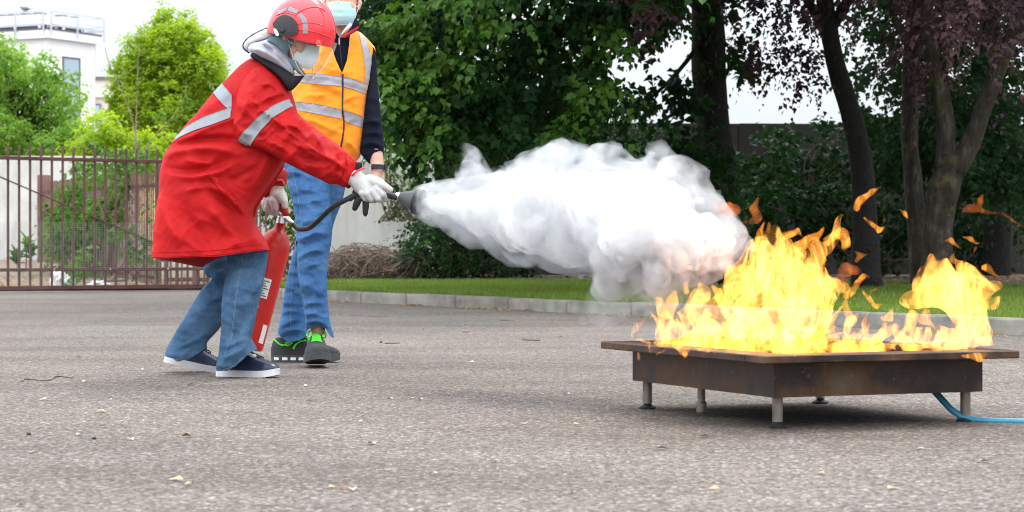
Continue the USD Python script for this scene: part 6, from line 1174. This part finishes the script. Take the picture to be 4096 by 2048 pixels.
for q in (V1([(728, 375), (800, 386), (900, 391), (998, 404), (998, 455), (900, 447), (775, 430), (730, 424)]), V1([(1008, 406), (1060, 418), (1122, 440), (1114, 490), (1060, 470), (1008, 457)]), V1([(728, 528), (850, 540), (998, 573), (998, 620), (900, 600), (760, 572), (728, 562)]), V1([(1010, 576), (1060, 590), (1112, 610), (1106, 662), (1060, 650), (1012, 628)]), V1([(1075, 162), (1098, 175), (1120, 215), (1143, 290), (1149, 350), (1142, 432), (1112, 436), (1115, 380), (1110, 310), (1095, 230)])):
    obj('grey_band', VS.decal(q, .003), vgrey, vest, smooth=True)
obj('zip', cat_([VS.seam(V1([(1003, 392), (1004, 480), (1000, 570), (1010, 640), (1005, 700), (990, 770)]), .004), JK.seam(V1([(985, 205), (988, 260), (996, 330), (1002, 388)]), .003)]), matte_black, vest, smooth=True)
obj('zip_pull', JK.seam(V1([(982, 200), (983, 240)]), .004), chrome, man, smooth=True)
sl2 = V1([(1130, 230), (1158, 245), (1166, 300), (1172, 420), (1182, 520), (1196, 640), (1206, 720), (1204, 825), (1180, 846), (1132, 850), (1102, 812), (1080, 790), (1090, 700), (1104, 600), (1114, 500), (1128, 400)])
S2 = Inflated(sl2, 10.22, hmax=.075, cloth=[(.2, 18, 6, .010, 61)], folds=[(V1([(1095, 640), (1150, 620), (1195, 640)]), .010, .012), (V1([(1090, 690), (1150, 680), (1200, 700)]), .010, .010), (V1([(1090, 750), (1150, 730), (1204, 760)]), .010, .012), (V1([(1120, 520), (1150, 500), (1180, 530)]), .012, .008)]); obj('sleeve', S2.mesh, navy, man, smooth=True)
s3 = Inflated(V1([(800, 240), (850, 200), (830, 330), (760, 560), (745, 780), (690, 780), (690, 560), (740, 340)]), 10.36, hmax=.06); obj('sleeve', s3.mesh, navy, man, smooth=True)
cl_ = Inflated(VE([(1420, 490), (1440, 460), (1500, 420), (1560, 350), (1590, 280), (1610, 225), (1645, 255), (1672, 325), (1668, 372), (1560, 445), (1450, 492)]), 10.12, hmax=.035, step=.005, soft=1); cq = obj('collar', cl_.mesh, navy, man, smooth=True)
obj('collar_lining', cl_.decal(VE([(1418, 490), (1440, 462), (1560, 392), (1664, 335), (1670, 370), (1560, 442), (1450, 490)]), .003, soft=0, step=.004), mat('collar_red', (.55, .02, .03), .7), cq, smooth=True)
lc_ = Inflated(VE([(1135, 20), (1165, 10), (1180, 55), (1250, 140), (1320, 320), (1350, 400), (1400, 460), (1420, 490), (1340, 470), (1290, 300), (1220, 150)]), 10.16, hmax=.03, step=.006, soft=1); obj('collar', lc_.mesh, navy, man, smooth=True)
ic = Inflated(VE([(1488, 350), (1540, 295), (1560, 290), (1572, 330), (1540, 375), (1450, 440), (1420, 470), (1440, 420)]), 10.15, hmax=.02, step=.005, soft=1); obj('inner_collar', ic.mesh, mask_white, man, smooth=True)
wp = at(1515, 668, 10.17)
wt = obj('watch', lathe([(.032, -.012), (.0345, -.010), (.0345, .010), (.032, .012), (.030, .010), (.030, -.010), (.032, -.012)], 32).apply_transform(frame(wp, (.02, 0, 1.0))), matte_black, man, smooth=40)
obj('watch_face', box(wp + np.array([.033, -.006, 0]), (.012, .034, .036), ch=.004), matte_black, wt, smooth=30)
bg = thing('pair_of_gloves', 'black work gloves dangling from the hand of the person in the orange vest', 'gloves', at(1445, 800, 10.12))
obj('palm', organic([px_chain(VH, [(1660, 440, 80), (1600, 520, 60), (1700, 520, 70)], 10.14)], .005, 5), charcoal, bg, smooth=True)
for q in ([(1640, 540, 48), (1600, 620, 52), (1572, 690, 40)], [(1725, 560, 48), (1728, 670, 48), (1722, 760, 38), (1722, 790, 20)], [(1560, 510, 40), (1505, 565, 30)], [(1580, 430, 34), (1560, 460, 28)]):
    obj('finger', organic([px_chain(VH, q, 10.12)], .004, 4), charcoal, bg, smooth=True)

# ================================================================ small things lying about
rr = np.random.default_rng(99)
def ground(px, py): d = FPX * EYE / (py - HZ); return at(px, py, d)
LF = [(780, 1542, 'pale dry leaf lying left of the crouching person on the asphalt'), (125, 1815, 'cream dry leaf in the left foreground'), (2170, 1580, None), (2280, 1580, None), (735, 1925, None), (775, 1938, None), (1310, 1955, 'largest dry leaf of the centre foreground row'), (1355, 1957, 'orange dry leaf in the centre foreground row'), (1410, 1960, None), (325, 1740, None), (425, 1650, None), (455, 1600, None), (930, 1712, None), (770, 1750, 'small rust brown leaf below the crouching person'), (1575, 1600, None), (1650, 1597, 'dry seed leaf on the bare asphalt right of the shoes'), (1675, 1598, None), (1250, 1608, None), (60, 2030, 'bright leaf scraps in the lower left corner'), (2880, 1960, None), (2100, 1700, None), (2400, 1540, None), (2000, 1850, None), (3300, 1900, None), (3700, 1800, None), (2620, 1800, None), (560, 1480, None), (300, 1430, None), (200, 1600, None), (120, 1450, None), (1900, 1450, None), (2050, 1400, None), (1700, 1320, None), (2250, 1350, None), (1850, 1300, None), (330, 1530, None), (520, 1760, None), (1500, 1780, None), (1050, 1850, None), (1750, 1900, None), (2300, 1975, None), (2800, 1750, None), (3550, 1960, None), (3950, 1850, None), (1450, 1690, None), (2290, 1700, None)]
lm = [mat('leaf_tan', (.42, .31, .17), .8, var=.15, scale=60), mat('leaf_rust', (.30, .13, .05), .8, var=.15, scale=60), mat('leaf_cream', (.55, .46, .32), .8, var=.1, scale=60)]
for k, (x, y, lab_) in enumerate(LF):
    c = ground(x, y) + [0, 0, .004]; az = rr.uniform(0, 6.28); sz = rr.uniform(.022, .042)
    v, f = leaves(c[None], np.array([[math.cos(az), math.sin(az), .08]]), np.array([[rr.normal(0, .2), rr.normal(0, .2), 1.0]]), sz, rr.uniform(.6, 1.1))
    m = trimesh.Trimesh(v, f, process=False).subdivide(); mi = 1 if lab_ and ('rust' in lab_ or 'orange' in lab_) else int(rr.choice([0, 0, 2]))
    obj('fallen_leaf', m, lm[mi], smooth=True, label=lab_ or f"{['tan', 'rusty', 'cream'][mi]} leaf scrap on the asphalt {'at the left' if x < 700 else 'before the two people' if x < 1700 else 'left of the tray' if x < 2500 else 'before the tray'}, {'foreground' if y > 1700 else 'mid distance' if y > 1500 else 'far back'}", cat='leaf', group='fallen leaves on the asphalt')
for pts, r, lab_ in (([(88, 1528), (130, 1520), (180, 1524), (225, 1508), (290, 1513)], .004, 'crooked dry twig on the asphalt at the left'), ([(1365, 1252), (1400, 1262), (1550, 1268)], .0035, 'long thin twig on the asphalt just before the kerb right of the jeans'), ([(1850, 1330), (1872, 1329)], .006, 'short dark stick on the asphalt in mid distance'), ([(2000, 1282), (2080, 1285)], .004, 'thin stick near the kerb under the white cloud'), ([(1540, 1376), (1600, 1374)], .004, 'thin brown stick on the asphalt right of the green laced shoes'), ([(2090, 1361), (2160, 1364)], .004, 'pale straight stick lying between the shoes and the tray')):
    q = [ground(x, y) + [0, 0, r] for x, y in pts]; obj('twig', tube(spline(q, 14) if len(q) > 2 else q, r, 6), twig_mat, smooth=True, label=lab_, cat='twig')
for x, y, r, lab_, m in ((377, 1757, .0065, 'dark pebble in the left foreground', matte_black), (115, 1740, .0065, 'brown pebble near the left edge', soil), (1524, 1371, .008, 'small dark stone before the kerb', soil), (1222, 1546, .007, 'crushed white paper scrap in front of the shoes', sole_white)):
    c = ground(x, y); m_ = trimesh.creation.icosphere(2, r); m_.vertices = m_.vertices * np.array([1.2, .9, .7]) * (1 + .5 * (meshkit.fbm(m_.vertices * 90, 2)[:, None] - .5)) + c + [0, 0, r * .5]; obj('pebble' if 'paper' not in lab_ else 'paper_scrap', m_, m, smooth=True, label=lab_, cat='pebble' if 'paper' not in lab_ else 'litter')
for x, y, w, h, lab_ in ((238, 1128, .10, .16, 'crumpled white plastic bag behind the gate bars'), (283, 1128, .07, .06, 'white paper scrap between the gate bars right of the plastic bag'), (398, 1138, .13, .05, 'flat white plastic scrap behind the gate near the red coat')):
    c = at(x, y, 28.6); m_ = trimesh.creation.icosphere(3, 1.0); n_ = meshkit.fbm(m_.vertices * 2.2 + x, 3)[:, None] - .5; m_.vertices = m_.vertices * (1 + 1.1 * n_) * np.array([w, w, h]) + c; obj('plastic_litter', m_, sole_white, label=lab_, cat='litter')
